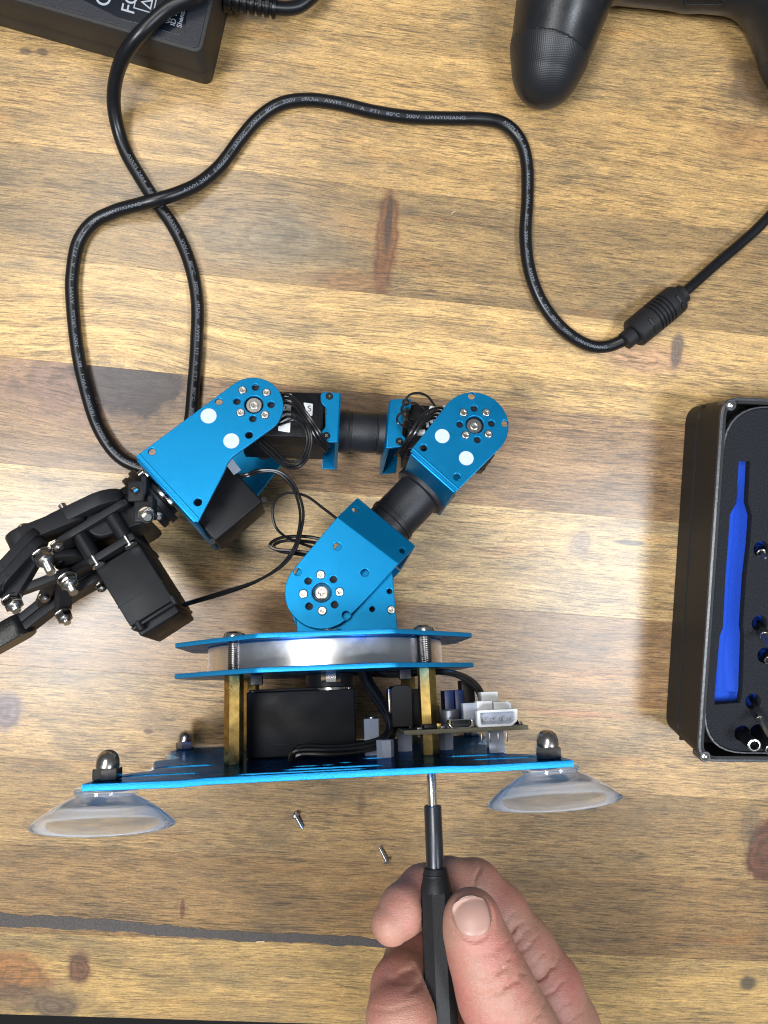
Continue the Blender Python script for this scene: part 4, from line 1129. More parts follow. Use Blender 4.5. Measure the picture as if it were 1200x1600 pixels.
# strain relief
s0_ = A(352, -4, 15); s1_ = A(432, 13, 14)
b_ = MB(); mx = frame(s0_, s1_ - s0_); L_ = (s1_ - s0_).length; prof = [(5.6, 0)]
z = 1.5
while z < L_ - 3:
    k = 1 - 0.22 * z / L_
    prof += [(5.4 * k, z), (5.4 * k, z + 1.7), (4.1 * k, z + 2.0), (4.1 * k, z + 2.9)]; z += 3.2
prof += [(4.6, L_ - 1.5), (4.2, L_)]
b_.lathe(prof, M['rubber'], mx, 28); b_.build('strain_relief', adapter)
CP = [(428, 12, 14), (452, 13, 12), (474, 6, 11), (497, -22, 12), (480, -75, 22), (420, -95, 36), (350, -50, 38), (305, -8, 35.5), (262, 14, 34), (224, 48, 32.6), (202, 74, 29), (187, 102, 23), (179, 134, 16), (178, 166, 10), (184, 200, 5.5), (194, 231, 3.5),
      (207, 257, 3.1), (240, 310, 3.1), (272, 356, 3.1), (296, 410, 3.1), (308, 470, 3.1), (307, 540, 3.1), (302, 610, 3.1), (296, 665, 3.1), (280, 712, 3.1), (250, 735, 3.1), (212, 728, 3.1), (180, 708, 3.1),
      (152, 664, 3.1), (132, 600, 3.1), (120, 540, 3.1), (113, 470, 3.1), (113, 430, 3.1), (122, 380, 3.1), (145, 348, 3.3), (180, 330, 5), (215, 320, 7.8), (245, 312, 9.3), (278, 302, 8.2), (312, 286, 5.5), (345, 258, 3.6),
      (375, 218, 3.1), (405, 184, 3.1), (440, 162, 3.1), (482, 156, 3.1), (530, 162, 3.1), (585, 175, 3.1), (640, 183, 3.1), (700, 185, 3.1), (755, 186, 3.1), (788, 194, 3.1), (812, 218, 3.1), (823, 255, 3.1), (824, 310, 3.1),
      (821, 370, 3.1), (828, 425, 3.1), (848, 475, 3.1), (880, 515, 3.1), (918, 539, 3.2), (950, 541, 3.8), (984, 527, 6.5)]
cps = [A(*p) for p in CP]
CR = 3.0
b_ = MB(); b_.tube(cps, CR, M['cable'], 20, 2.0); cable = b_.build('cable', adapter, 60)
# print along the cable
sp_ = spline(cps, 1.0); cum = [0.0]
for i in range(1, len(sp_)): cum.append(cum[-1] + (sp_[i] - sp_[i - 1]).length)
cumn = np.array(cum); spn = np.array([tuple(p) for p in sp_])
def wrap(s_, y, h=0.0, th0=0.0):
    i = max(1, min(len(sp_) - 2, int(np.searchsorted(cumn, s_))))
    f = (s_ - cumn[i - 1]) / max(cumn[i] - cumn[i - 1], 1e-6)
    c = Vector(spn[i - 1]) * (1 - f) + Vector(spn[i]) * f
    t = Vector(spn[min(i + 2, len(sp_) - 1)] - spn[max(i - 3, 0)]).normalized()
    side = Vector((0, 0, 1)).cross(t).normalized(); upv = t.cross(side)
    a = th0 + y / CR
    return c + (upv * math.cos(a) + side * math.sin(a)) * (CR + 0.05 + h)
def sat(u, v):      # arc length nearest a sighted cable point
    q = A(u, v, 4.5)
    d = [(Vector(p) - q).xy.length + (0 if i > 180 else 50) for i, p in enumerate(spn)]
    return cumn[int(np.argmin(d))]
FULL = 'AWM 2464   E486601   18AWG   VW-1   80\u00b0C   300V   cRUus   AWM   1/1   A   FT1   80\u00b0C   300V   LIANYIXIANG'
s_a = sat(285, 299); s_b = sat(727, 187)
def cable_text(s0, length, th=-0.25):
    cu = MB(); cu.text(FULL, 2.0, M['cableprint'], None, extrude=0.0)
    w = max(v.x for v in cu.v); k = length / w
    b = MB(); b.text(FULL, 2.0, M['cableprint'], None, extrude=0.0, fn=lambda c: wrap(s0 + c.x * k, c.y - 0.8, 0, th))
    b.build('cable_print', cable)
per = s_b - s_a
cable_text(s_a, per); s_c = sat(783, 196)
cable_text(s_c, min(per, cumn[-1] - s_c - 12), -0.1)
cable_text(s_a - (s_c - s_b) - per, per, -0.25)
s_d = s_a - 2 * (s_c - s_b) - 2 * per
cable_text(s_d, per, 0.35)
# moulded ferrite block and the tail of the cable
g0 = A(984, 527, 7.6); g1 = A(1064, 461, 7.6); gx = g1 - g0; L_ = gx.length
prof = [(3.6, -3.5), (4.4, -3.2), (4.4, 2.0), (6.6, 2.2), (7.3, 3.0)]
z = L_ * .42
prof += [(7.4, z)]
for k in range(5): prof += [(6.5, z + .25), (6.5, z + .75), (7.4, z + 1.0), (7.4, z + 2.0)]; z += 2.0
prof += [(7.2, L_ - 3.4), (6.8, L_ - 2.4), (4.7, L_ - 2.0), (4.7, L_ + 1.2), (4.0, L_ + 1.6)]
b_ = MB(); b_.lathe(prof, M['black_soft'], frame(g0, gx), 40)
gdir = gx.normalized(); gs_ = Vector((-gdir.y, gdir.x, 0))
for (t, w) in ((.30, -1.2), (.83, -1.2)):
    for sgn_ in (0.25, -3.9):
        c = g0 + gx * t + gs_ * sgn_ + Vector((0, 0, 7.25 if sgn_ > -1 else 5.9)); b_.box((0, 0, 0), (1.5, 3.6, 1.4), M['dark'], .2, frame(c, Vector((0, 0, 1)) + gs_ * (0 if sgn_ > -1 else -.9), gdir))
b_.build('ferrite_block', adapter)
b_ = MB(); b_.tube([A(1062, 463, 6.8), A(1085, 443, 6.2), A(1120, 412, 4.2), (A(1160, 378, 3)), A(1200, 340, 3), A(1290, 240, 3)], 2.55, M['cable'], 18, 2.0); b_.build('cable', adapter, 60)

# ------------------------------------------------------------------ game controller, one grip well in view
def PR(u, v, z, rp=None): return np.array(P(u, v, z), np.float32)
ctl = thing('game_controller', 'black game controller with textured grips at the far edge of the table', 'game controller')
gl = [(PR(853, 114, 14.5), 14.6), (PR(862, 72, 17), 17.0), (PR(878, 10, 20), 19.0), (PR(905, -70, 22), 21.0), (PR(950, -150, 22), 19.0)]
gr = [(PR(1262, 120, 15), 14.5), (PR(1252, 70, 17), 17.0), (PR(1236, 5, 20), 19.0), (PR(1210, -70, 22), 21.0), (PR(1170, -150, 22), 19.0)]
bd = [(PR(945, -42, 17), 11.5), (PR(1080, -26, 16), 11.0), (PR(1215, -14, 17), 11.5)]
bd2 = [(PR(940, -130, 20), 17), (PR(1190, -120, 20), 17)]
bd3 = [(PR(1000, -75, 20), 15), (PR(1160, -65, 20), 15)]
def ctl_sd(Pn):
    d = smin(chain_sd(Pn, gl, 6), chain_sd(Pn, gr, 6), 6)
    d2 = smin(smin(chain_sd(Pn, bd, 3), chain_sd(Pn, bd2, 3), 8), chain_sd(Pn, bd3, 3), 8)
    d = smin(d, d2, 7)
    return np.maximum(d, 0.2 - Pn[..., 2])
clo = [P(800, 160, 30).x - 8, P(800, 175, 10).y - 6, -1]; chi = [P(1330, 0, 0).x + 12, P(800, -190, 20).y + 20, 48]
sdf_object('controller_shell', ctl_sd, clo, chi, 1.0, M['grip'], ctl)
# textured sleeves over the grip ends, a hair proud of the shell
def sleeve(p0, p1, side):
    n = np.array([p1[1] - p0[1], -(p1[0] - p0[0]), 0], np.float32); n /= np.linalg.norm(n)
    if n[1] > 0: n = -n
    c = np.array(p0, np.float32)
    return lambda Pn: np.maximum(np.maximum(ctl_sd(Pn) - 0.28, -((Pn - c) @ n)), side * (Pn[..., 0] - P(1080, 0, 20).x))
mt = simple('knurled_grip', (0.011, 0.012, 0.015), 0.42, spec=0.4)
nt = mt.node_tree; tc = N(nt, 'ShaderNodeTexCoord'); vs_ = N(nt, 'ShaderNodeVectorMath', operation='SCALE'); vs_.inputs[3].default_value = 1.0
nt.links.new(tc.outputs['Object'], vs_.inputs[0])
wv = N(nt, 'ShaderNodeTexWave'); wv.inputs['Scale'].default_value = 420; wv.bands_direction = 'X'; wv2 = N(nt, 'ShaderNodeTexWave'); wv2.inputs['Scale'].default_value = 420; wv2.bands_direction = 'Y'
nt.links.new(vs_.outputs[0], wv.inputs['Vector']); nt.links.new(vs_.outputs[0], wv2.inputs['Vector'])
ml = N(nt, 'ShaderNodeMath', operation='MULTIPLY'); nt.links.new(wv.outputs['Fac'], ml.inputs[0]); nt.links.new(wv2.outputs['Fac'], ml.inputs[1])
bp = N(nt, 'ShaderNodeBump'); bp.inputs['Strength'].default_value = 0.28; bp.inputs['Distance'].default_value = 0.0002
nt.links.new(ml.outputs[0], bp.inputs['Height']); nt.links.new(bp.outputs[0], nt.nodes['Principled BSDF'].inputs['Normal'])
sdf_object('grip_sleeve', sleeve(P(808, 52, 22), P(918, 95, 22), 1), clo, [P(960, 0, 0).x, P(800, 30, 10).y + 14, 44], 0.8, mt, ctl)
sdf_object('grip_sleeve', sleeve(P(1190, 92, 22), P(1300, 52, 22), -1), [P(1160, 0, 20).x, clo[1], -1], [chi[0], P(800, 30, 10).y + 14, 44], 1.0, mt, ctl)
b_ = MB(); q = P(1100, 2, 27); b_.plate(roundpoly([(-9, -2.2), (9, -1.4), (9, 2.0), (-9, 2.0)], 1.2), [roundpoly([(-8, -1.4), (8, -.8), (8, 1.3), (-8, 1.3)], .8)], -0.8, 0.5, M['black'], .15, Matrix.Translation(q)); b_.build('port_rim', ctl)

# ------------------------------------------------------------------ tool case with foam, bits standing in it
CH = 37.0
cbm = P(1089, 1190, CH); ctp = P(1128, 620, CH); cy_ = (ctp - cbm); cy_.z = 0; CL = cy_.length; cy_.normalize(); cx_ = Vector((cy_.y, -cy_.x, 0))
CM = Matrix([cx_, cy_, Vector((0, 0, 1))]).transposed().to_4x4(); o_ = cbm.copy(); o_.z = 0; CM.translation = o_ * MM
CMm = CM.copy(); CMm.translation = o_; CI = CMm.inverted()
case = thing('tool_case', 'open black plastic screwdriver case with blue lined foam slot', 'tool case', CM)
CW = 92.0
def C(u, v, z): return CI @ P(u, v, z)
def cshell(b, z0, z1, i0, i1, r, mat, rim=0.5, hole=None):
    vs = []; fs = []; loops = []
    for (z, ins) in ((z0, i0 + rim), (z0 + rim, i0), (z1 - rim, i1), (z1, i1 + rim)):
        lp = rrect(ins, ins, CW - ins, CL - ins, r, 8); loops.append(len(vs)); vs += [(p[0], p[1], z) for p in lp]
    n = len(lp)
    for q in range(len(loops) - 1):
        for k in range(n):
            k2 = (k + 1) % n; fs.append([loops[q] + k, loops[q] + k2, loops[q + 1] + k2, loops[q + 1] + k])
    fs.append([loops[0] + k for k in range(n)][::-1])
    if hole is None: fs.append([loops[-1] + k for k in range(n)])
    else:
        hp = rrect(hole, hole, CW - hole, CL - hole, max(r - hole, 2.5), 8)
        o1 = len(vs); vs += [(p[0], p[1], z1) for p in hp]; o2 = len(vs); vs += [(p[0], p[1], z1 - 17) for p in hp]
        for k in range(n):
            k2 = (k + 1) % n; fs.append([loops[-1] + k, loops[-1] + k2, o1 + k2, o1 + k]); fs.append([o1 + k, o1 + k2, o2 + k2, o2 + k])
        fs.append([o2 + k for k in range(n)])
    b.add(vs, fs, mat)
b_ = MB(); cshell(b_, 0.1, 14.5, 1.2, 0.6, 9, M['case'], 0.8); b_.build('lid', case, 40)
b_ = MB(); cshell(b_, 15.3, CH, 0.6, 0.0, 9, M['case'], 0.5, hole=2.6); b_.box((CW / 2, CL / 2, 14.9), (CW - 4, CL - 4, 1.0), M['dark'], 0)
b_.build('tray', case, 40)
b_ = MB(); b_.plate(rrect(-.15, -.15, CW + .15, CL + .15, 9.0, 8), [rrect(1.5, 1.5, CW - 1.5, CL - 1.5, 7.2, 8)], CH - 1.2, CH + .15, M['case_rim'], 0.35)
b_.build('tray_rim', case)
FZ = CH - 2.6
rec = [(1155, 721), (1172, 721), (1169, 785), (1175, 806), (1172, 850), (1166, 900), (1161, 979), (1163, 994), (1160, 1080), (1157, 1098), (1117, 1101), (1117, 1084), (1125, 994), (1130, 981), (1134, 900), (1138, 850), (1141, 804), (1151, 786)]
# foam: one slot cut through, small sockets for the bits
bits = [((1160, 1146), (1179, 1165)), ((1177, 1096), (1202, 1152)), ((1187, 974), (1206, 1012)), ((1196, 1024), (1212, 1042)), ((1190, 858), (1196, 872)), ((1184, 1144), (1206, 1172))]
fho = [[tuple(C(u, v, FZ).xy) for (u, v) in rec]]
for (bq, tq) in bits:
    p = C(bq[0], bq[1], FZ); fho.append(circle(p.x, p.y, 3.7, 18))
fouter = roundpoly([(3.2, 3.2), (CW - 3.2, 3.2), (CW - 3.2, CL - 3.2), (3.2, CL - 3.2)], 21, 8)
b_ = MB(); b_.plate(roundpoly([(3.0, 3.0), (CW - 3.0, 3.0), (CW - 3.0, CL - 3.0), (3.0, CL - 3.0)], 21, 8), [[(p[0] * .985 + CW * .0075, p[1] * .992 + CL * .004) for p in fouter]], FZ - 3, FZ + .5, M['case_rim'], .2)
b_.build('foam_frame', case)
b_ = MB(); b_.plate([(p[0] * .982 + CW * .009, p[1] * .99 + CL * .005) for p in fouter], fho, FZ - 4.0, FZ, M['foam'], 0.35); b_.build('foam_insert', case)
b_ = MB()
prs = [((1155, 721), (1172, 721)), ((1153, 750), (1171, 750)), ((1151, 786), (1169, 785)), ((1141, 804), (1175, 806)), ((1138, 850), (1172, 850)), ((1134, 900), (1166, 900)), ((1132, 940), (1163, 940)), ((1130, 981), (1161, 979)), ((1125, 994), (1163, 994)),
       ((1121, 1040), (1161, 1040)), ((1117, 1084), (1160, 1084)), ((1117, 1086), (1160, 1087)), ((1116, 1103), (1157, 1100))]
vs = []; fs = []; nw = 11
for i, (l, r_) in enumerate(prs):
    pl, pr = C(*l, FZ - 1), C(*r_, FZ - 1)
    for k in range(nw):
        t = k / (nw - 1); deep = (6.0 if 1 < i < 10 else 2.0) * (min(1.0, t / .2) * .75 + .25 * max(0, 1 - abs(t - .58) / .1) if t < .66 else .75 * min(1, (1 - t) / .3))
        if i >= 11: deep = 4.5 if i == 11 else 3.2
        off = (0.5 - t) * -0.6
        p = pl.lerp(pr, t); vs.append((p.x + off, p.y, FZ - 3.4 - deep * 0.8))
for i in range(len(prs) - 1):
    for k in range(nw - 1): fs.append([i * nw + k, i * nw + k + 1, (i + 1) * nw + k + 1, (i + 1) * nw + k])
b_.add(vs, fs, M['bluefoam'])
b_.box((CW / 2 + 4, CL / 2, FZ - 8.5), (CW - 26, CL - 18, 2), M['bluefoam'], 0)
b_.build('blue_slot_lining', case, 60)
for (u, v) in ((1140, 633), (1100, 1181)):
    p = C(u, v, CH - 1); b_ = MB(); b_.cyl((p.x, p.y, CH - 7), (p.x, p.y, CH + .25), 2.7, M['case_rim'], n=24, bev=.3); b_.lathe([(1.7, 0), (1.7, .3), (1.2, .7), (0.01, .8)], M['steel'], Matrix.Translation((p.x, p.y, CH + .25)), 18, cap=False)
    b_.build('corner_screw', case)
for p in (Vector((CW - 5, 5, 0)), Vector((CW - 5, CL - 5, 0))):
    b_ = MB(); b_.cyl((p.x, p.y, CH - 7), (p.x, p.y, CH + .25), 2.7, M['case_rim'], n=24, bev=.3); b_.lathe([(1.7, 0), (1.7, .3), (1.2, .7), (0.01, .8)], M['steel'], Matrix.Translation((p.x, p.y, CH + .25)), 18, cap=False)
    b_.build('corner_screw', case)
bit_info = [('nut_driver_bit', 'black nut driver bit with bright open socket, nearest the case corner screw', 46.5),
            ('screwdriver_bit', 'long bare steel driver bit leaning out of the foam above the socket bits', 50),
            ('screwdriver_bit', 'steel driver bit level with the middle of the blue slot, at the photo edge', 47),
            ('screwdriver_bit', 'short steel driver bit just below the leaning one at the right photo edge', 43),
            ('screwdriver_bit', 'dark six sided driver bit highest up in the foam beside the blue slot', 40),
            ('nut_driver_bit', 'second black nut driver bit, half cut off by the right photo edge', 45)]
for (bq, tq), (nm_, lb_, tz) in zip(bits, bit_info):
    p0 = P(bq[0], bq[1], FZ - 2); p0.z = FZ - 6; p1 = P(tq[0], tq[1], tz)
    t = thing(nm_, lb_, 'driver bit'); b_ = MB(); ax = (p1 - p0); L_ = ax.length; mx = frame(p0, ax)
    if nm_ == 'nut_driver_bit':
        b_.lathe([(2.6, 0), (2.9, .5), (2.9, L_ - 1), (2.8, L_ - .6), (2.3, L_ - .6), (2.3, L_ - 4)], M['black'], mx, 28); b_.build('socket_sleeve', t)
        b_ = MB(); b_.lathe([(2.95, L_ - .9), (2.95, L_ - .1), (2.8, L_), (2.15, L_), (2.0, L_ - .3), (2.0, L_ - 1.2)], M['steel'], mx, 28, cap=False); b_.build('socket_rim', t)
    else:
        b_.plate(circle(0, 0, 2.25, 6), [], 0, L_ * .55, M['nickel'], .3, mx); b_.build('hex_shank', t)
        b_ = MB(); b_.lathe([(1.6, L_ * .55), (1.25, L_ * .62), (1.1, L_ - 1.5), (0.5, L_)], M['steel'], mx, 16); b_.build('driver_tip', t)

# ------------------------------------------------------------------ loose screws and wood shavings on the table
def loose_screw(p_head, p_tip, lab_):
    t = thing('loose_screw', lab_, 'screw', group='loose screws on the table'); b = MB()
    h = P(*p_head, 1.95); q = P(*p_tip, 1.05); ax = (q - h)
    b.lathe([(0.6, -1.6), (1.5, -1.4), (1.95, -.5), (1.95, 0)], M['steel'], frame(h, ax), 18)
    b.thread(h, h + ax, 1.0, M['steel'], .42, 12)
    mm = frame(h, ax); b.box((0, 0, -1.55), (1.6, .4, .12), M['dark'], 0, mm); b.box((0, 0, -1.57), (.4, 1.6, .12), M['dark'], 0, mm)
    m_ = b.build('screw_body', t)
loose_screw((462, 1275), (472, 1293), 'small steel screw lying on the table nearer the left suction cup')
loose_screw((603, 1344), (593, 1324), 'small steel screw lying on the table beside the fingertip')
shav = [(767, 515, 'pale wood curl left of the moulded block on the cable'), (712, 334, 'pale wood curl in the middle of the table between the loops of cable'), (703, 302, 'tiny wood chip just above the middle wood curl'),
        (797, 843, 'pale wood curl on the bare table right of the black tube'), (818, 817, 'tiny wood chip right of the elbow of the arm'), (762, 231, 'tiny wood chip just below the bend of the cable'),
        (407, 1471, 'yellow wood splinter lying on the dark filled crack')]
random.seed(11)
for (u, v, lb_) in shav:
    p = P(u, v, 0.35); a = random.uniform(0, 3.1); b_ = MB(); k = 1.3 if 'curl' in lb_ else .7
    pts = [p + Vector((math.cos(a + t * 1.6) * 1.1 * k * (t + .4), math.sin(a + t * 1.6) * 1.0 * k, .15 * t)) for t in (0, .4, .8, 1.2)]
    if 'splinter' in lb_: pts = [p + Vector((-2, -.1, .2)), p + Vector((-.6, .2, .3)), p + Vector((.8, 0, .25)), p + Vector((2, .2, .2))]
    b_.tube(pts, 0.17 if 'splinter' not in lb_ else .3, M['shaving'], 6, .5); tag(b_.build('wood_shaving'), lb_, 'wood shaving', 'wood shavings and chips')

# ------------------------------------------------------------------ precision screwdriver held to the arm's underside
drv = thing('screwdriver', 'slim black precision screwdriver with bright bit held in the hand', 'screwdriver', RM)
DA = Vector((36.6, -20, -43)); DB = Vector((35.2, -150, -43)); dd = (DB - DA).normalized()
dm = frame(DA, dd, (0, 0, 1))
def dy(y): return (-20 - y)
b_ = MB()
vs = []; fs = []
prof = [(0.9, dy(-22)), (1.2, dy(-24.5)), (1.2, dy(-27.5)), (1.75, dy(-29.5)), (1.75, dy(-41))]
n = 24
for (r, z) in prof:
    for k in range(n):
        a = 2 * math.pi * k / n; rr = r * (1 - (0.32 * (0.5 + 0.5 * math.cos(4 * a)) if z < dy(-28) else 0.05 * (0.5 + .5 * math.cos(6 * a)))); vs.append((rr * math.cos(a), rr * math.sin(a), z))
for i in range(len(prof) - 1):
    for k in range(n): fs.append([i * n + k, i * n + (k + 1) % n, (i + 1) * n + (k + 1) % n, (i + 1) * n + k])
b_.add(vs, fs, M['steel'], dm); b_.build('bit', drv)
b_ = MB(); b_.lathe([(2.2, dy(-39.8)), (2.2, dy(-39.3)), (2.9, dy(-39.3)), (3.05, dy(-39.7)), (3.05, dy(-60.5)), (2.5, dy(-60.5))], M['shaft'], dm, 40, cap=False); b_.build('shaft', drv)
b_ = MB(); b_.lathe([(3.3, dy(-59.4)), (3.75, dy(-59.4)), (4.0, dy(-59.9)), (4.3, dy(-62.0)), (4.35, dy(-62.1)), (5.3, dy(-66.2)), (5.3, dy(-66.8))], M['handle'], dm, 40)
b_.lathe([(5.1, dy(-65.6)), (5.55, dy(-67.0)), (5.55, dy(-96)), (5.75, dy(-112)), (5.4, dy(-140)), (4.6, dy(-146))], M['handle'], dm @ Matrix.Rotation(math.pi / 8, 4, 'Z'), 8)
b_.build('handle', drv, 25)
b_ = MB(); b_.lathe([(4.15, dy(-61.3)), (4.45, dy(-61.5)), (4.45, dy(-61.9)), (4.2, dy(-62.1))], M['handle'], dm, 40, cap=False); b_.build('handle_ring', drv)

# ------------------------------------------------------------------ the hand
def H(u, v, z, rp):
    p = R(u, v, z); return (np.array(p, np.float32), rp / RS(u, v, z))
thumb = [H(737, 1431, -30, 41), H(741, 1456, -30, 43), H(756, 1500, -31, 49), H(776, 1552, -33, 57), H(804, 1612, -36, 63), H(850, 1700, -44, 78), H(905, 1800, -58, 90)]
index = [H(612, 1444, -46, 31), H(632, 1420, -49, 36), H(662, 1394, -56, 38), H(700, 1381, -63, 37), H(742, 1387, -66, 40), H(778, 1425, -66, 42), H(818, 1484, -66, 47), H(852, 1545, -67, 55), H(876, 1610, -68, 60), H(905, 1720, -70, 70)]
middle = [H(640, 1690, -42, 52), H(627, 1592, -40, 51), H(630, 1545, -50, 47), H(646, 1502, -62, 42), H(690, 1478, -74, 42), H(750, 1500, -82, 46), H(820, 1590, -86, 52), H(870, 1720, -84, 62)]
ring_f = [H(640, 1800, -52, 48), H(628, 1700, -58, 48), H(650, 1620, -76, 44), H(720, 1600, -88, 46), H(800, 1680, -94, 54), H(860, 1790, -90, 60)]
pinky = [H(660, 1850, -66, 38), H(655, 1770, -74, 38), H(690, 1730, -92, 38), H(770, 1770, -100, 44), H(850, 1850, -98, 52)]
palm = [H(890, 1770, -66, 100), H(860, 1880, -76, 120), H(900, 2020, -84, 110), H(960, 2180, -92, 100)]
palm2 = [H(870, 1830, -92, 80), H(840, 1930, -92, 90)]
# creases: point, axis along the finger, groove width, depth, reach
def crease(u, v, z, du, dv, w, dpt, reach):
    p = np.array(R(u, v, z), np.float32); q = np.array(R(u + du, v + dv, z), np.float32); a = q - p; a /= np.linalg.norm(a)
    return (p, a, w, dpt, reach)
creases = [crease(795, 1505, -20, 14, 22, .55, .42, 7.5), crease(780, 1521, -20, 12, 26, .55, .35, 7), crease(800, 1541, -20, 8, 22, .6, .38, 9), crease(812, 1568, -22, 10, 24, .7, .25, 9), crease(768, 1487, -20, 10, 26, .6, .22, 6),
           crease(796, 1458, -56, -20, -30, .5, .75, 6.5), crease(822, 1478, -56, -20, -30, .5, .35, 6), crease(846, 1524, -56, -18, -32, .6, .8, 8), crease(862, 1545, -56, -18, -32, .5, .4, 6),
           crease(742, 1374, -58, 22, 14, .5, .55, 6), crease(634, 1523, -40, 6, 20, .8, .45, 6), crease(640, 1540, -40, 6, 20, .7, .3, 7), crease(630, 1492, -52, 6, 22, .7, .25, 6)]
creases += [crease(788, 1478, -22, 9, 20, .45, .22, 6), crease(806, 1528, -22, 10, 22, .45, .26, 8), crease(770, 1545, -22, 8, 24, .5, .22, 8), crease(830, 1592, -24, 10, 24, .7, .3, 10),
            crease(786, 1440, -56, -20, -30, .35, .28, 6), crease(808, 1468, -56, -20, -30, .35, .25, 7), crease(832, 1502, -56, -20, -32, .35, .3, 8), crease(870, 1568, -58, -16, -32, .4, .35, 8), crease(884, 1590, -58, -14, -32, .4, .3, 9),
            crease(616, 1568, -36, 4, 22, .5, .22, 8), crease(626, 1470, -44, -14, 22, .4, .2, 5)]
def hand_sd(Pn):
    th = chain_sd(Pn, thumb, 5); ix = chain_sd(Pn, index, 3.5); md = chain_sd(Pn, middle, 4); rg = chain_sd(Pn, ring_f, 4); pk = chain_sd(Pn, pinky, 4)
    pm = smin(chain_sd(Pn, palm, 8), chain_sd(Pn, palm2, 8), 10)
    # the fleshy pads bulge between joints
    def bulge(d, c, r, a):
        q = np.linalg.norm(Pn - c[0], axis=-1); return d - a * np.exp(-(q / r) ** 2)
    th = bulge(th, thumb[3], 11, .9); th = bulge(th, thumb[1], 7, .35); ix = bulge(ix, index[6], 8, .5); ix = bulge(ix, index[0], 6, .4)
    # blend to the palm only near the knuckles
    g = smin(ix, md, 0.9); g = smin(g, rg, 0.9); g = smin(g, pk, 0.9)
    g = smin(g, pm, 7); g = smin(g, th, 1.2)
    # the handle presses into the skin
    # fold of skin round the cuticle
    nc = np.array(R(738, 1431, -22), np.float32); q = Pn - nc; rad = np.sqrt((q[..., 0] / 6.3) ** 2 + (q[..., 1] / 6.6) ** 2)
    top_ = np.clip((Pn[..., 2] + 28) / 4, 0, 1) * np.clip(1.2 - q[..., 1] / 5, 0, 1)
    g = g + top_ * (0.50 * np.exp(-((rad - 1.0) / .09) ** 2) - 0.22 * np.exp(-((rad - 1.22) / .14) ** 2))
    for (p, a, w, dp, rc) in creases:
        v = Pn - p; t = v @ a; rr = np.linalg.norm(v - t[..., None] * a, axis=-1)
        wob = 0.35 * np.sin(rr * 1.3)
        g = g + 1.45 * dp * np.exp(-((t + wob) / w) ** 2) * np.exp(-(np.linalg.norm(v, axis=-1) / rc) ** 4)
    da = np.array(DA, np.float32); db = np.array(DB, np.float32); ba = (db - da) / np.linalg.norm(db - da)
    v = Pn - da; t = v @ ba; rr = np.linalg.norm(v - t[..., None] * ba, axis=-1)
    g = np.maximum(g, (np.where(t > 40, 5.25, 3.2) - rr))
    return g
def hand_sd_nail(Pn):
    g = hand_sd(Pn)
    # shallow bed under the thumbnail
    return g
lo_ = np.min([c[0] - c[1] for ch in (thumb, index, middle, ring_f, pinky, palm, palm2) for c in ch], axis=0) - 3
hi_ = np.max([c[0] + c[1] for ch in (thumb, index, middle, ring_f, pinky, palm, palm2) for c in ch], axis=0) + 3
lo_[1] = max(lo_[1], R(900, 2050, -60).y)

def skin_mat():
    mt, nt, b = new_mat('skin'); L = nt.links.new
    tc = N(nt, 'ShaderNodeTexCoord')
    def nz(scale, det, rough=.5):
        n = N(nt, 'ShaderNodeTexNoise'); n.inputs['Scale'].default_value = scale; n.inputs['Detail'].default_value = det; n.inputs['Roughness'].default_value = rough
        L(tc.outputs['Object'], n.inputs['Vector']); return n.outputs[0]
    def mp(v, a, c, lo, hi):
        n = N(nt, 'ShaderNodeMapRange'); n.inputs[1].default_value = a; n.inputs[2].default_value = c; n.inputs[3].default_value = lo; n.inputs[4].default_value = hi; L(v, n.inputs[0]); return n.outputs[0]
    def mix(f, a, c):
        n = N(nt, 'ShaderNodeMix', data_type='RGBA')
        L(f, n.inputs[0])
        for i, x in ((6, a), (7, c)):
            if isinstance(x, tuple): n.inputs[i].default_value = (*x, 1)
            else: L(x, n.inputs[i])
        return n.outputs[2]
    c = mix(mp(nz(55, 4), .38, .64, 0, 1), (0.385, 0.196, 0.140), (0.40, 0.150, 0.118))
    c = mix(mp(nz(120, 4, .6), .52, .74, 0, .55), c, (0.26, 0.135, 0.085))
    c = mix(mp(nz(900, 3, .6), .45, .75, 0, .35), c, (0.47, 0.29, 0.235))
    L(c, b.inputs['Base Color']); b.inputs['Roughness'].default_value = 0.50
    b.inputs['Subsurface Weight'].default_value = 0.35; b.inputs['Subsurface Radius'].default_value = (0.0035, 0.0013, 0.0008); b.inputs['Subsurface Scale'].default_value = 1.0
    # fine ridges running round the fingers, plus pores
    mapn = N(nt, 'ShaderNodeMapping'); mapn.inputs['Rotation'].default_value = (0, 0, math.radians(-32)); mapn.inputs['Scale'].default_value = (500, 2600, 500)
    L(tc.outputs['Object'], mapn.inputs['Vector'])
    n1 = N(nt, 'ShaderNodeTexNoise'); n1.inputs['Scale'].default_value = 1; n1.inputs['Detail'].default_value = 3; L(mapn.outputs[0], n1.inputs['Vector'])
    vo = N(nt, 'ShaderNodeTexVoronoi'); vo.inputs['Scale'].default_value = 2300; L(tc.outputs['Object'], vo.inputs['Vector'])
    ad_ = N(nt, 'ShaderNodeMath', operation='ADD'); L(n1.outputs[0], ad_.inputs[0]); L(mp(vo.outputs['Distance'], 0, 1, 0, .6), ad_.inputs[1])
    bp = N(nt, 'ShaderNodeBump'); bp.inputs['Strength'].default_value = 0.40; bp.inputs['Distance'].default_value = 0.00035
    L(ad_.outputs[0], bp.inputs['Height']); L(bp.outputs[0], b.inputs['Normal'])
    return mt
M['skin'] = skin_mat()
hand = sdf_object('hand', hand_sd, lo_, hi_, 0.62, M['skin'])
hand.matrix_world = RM
tag(hand, 'bare hand gripping the black screwdriver, thumb with trimmed nail on top', 'hand')
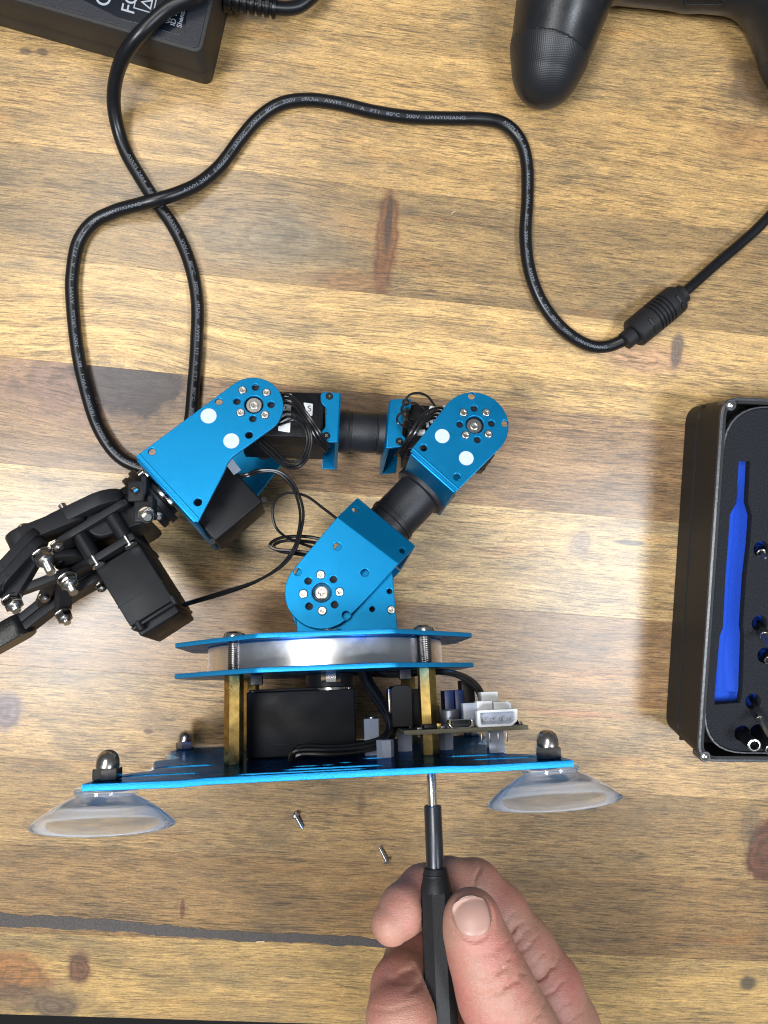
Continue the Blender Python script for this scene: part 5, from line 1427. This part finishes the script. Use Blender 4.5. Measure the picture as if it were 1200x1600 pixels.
def drop(pts_uv, z0=-2.0):
    """meet the skin along depth under each sighted point"""
    base = np.array([tuple(R(u, v, -24)) for (u, v) in pts_uv], np.float32); z = np.full(len(base), z0, np.float32)
    for _ in range(60):
        q = base.copy(); q[:, 2] = z; z -= np.clip(hand_sd(q), -1, 2) * 0.7
    base[:, 2] = z; return base
def nail(name, c, tip, wpx, label_, z0=-2.0, thick=.16):
    # nail grid: s across, t along to the free edge
    cx, cy = c; ax_ = np.array([tip[0] - cx, tip[1] - cy], float); hl_ = float(np.linalg.norm(ax_)); ax_ /= hl_; sd_ = np.array([-ax_[1], ax_[0]])
    nx_, ny_ = 17, 19; uv = []; par = []
    for j in range(ny_):
        t = -1 + 2 * j / (ny_ - 1)
        ww = (1 - abs(t) ** 3.2 * (.62 if t < 0 else .42)) ** .8 if abs(t) < .999 else (.40 if t < 0 else .55)
        for i in range(nx_):
            s_ = -1 + 2 * i / (nx_ - 1)
            # rounded ends
            tt = t * (1 - .16 * s_ * s_ * (1 if t > 0 else .5) * abs(t))
            q = np.array([cx, cy]) + sd_ * s_ * wpx * ww * (1 + .04 * t) + ax_ * tt * hl_
            uv.append(tuple(q)); par.append((s_, t))
    base = drop(uv, z0); base[:, 2] = np.maximum(base[:, 2], drop([c], z0)[0, 2] - 3.2); vs = []
    for (s_, t), p in zip(par, base):
        lift = thick * (1 - abs(s_) ** 6) * (1 if t > -.85 else .35) + (.12 if t > .8 else 0)
        vs.append((p[0], p[1], p[2] + lift - .06))
    fs = [[j * nx_ + i, j * nx_ + i + 1, (j + 1) * nx_ + i + 1, (j + 1) * nx_ + i] for j in range(ny_ - 1) for i in range(nx_ - 1)]
    b = MB(); b.add(vs, fs, M['nail'])
    k0 = (ny_ - 2) * nx_
    o = b.build(name, hand, 80)
    sm = o.modifiers.new('s', 'SOLIDIFY'); sm.thickness = 0.00025; sm.offset = -1
    b = MB(); b.tube([Vector(vs[(ny_ - 1) * nx_ + i]) + Vector((0, 0, -.02)) for i in range(1, nx_ - 1)], .22, M['nail_edge'], 6, 1.0); b.build('nail_edge', o)
nail('thumbnail', (736, 1429), (731, 1401), 28, '')
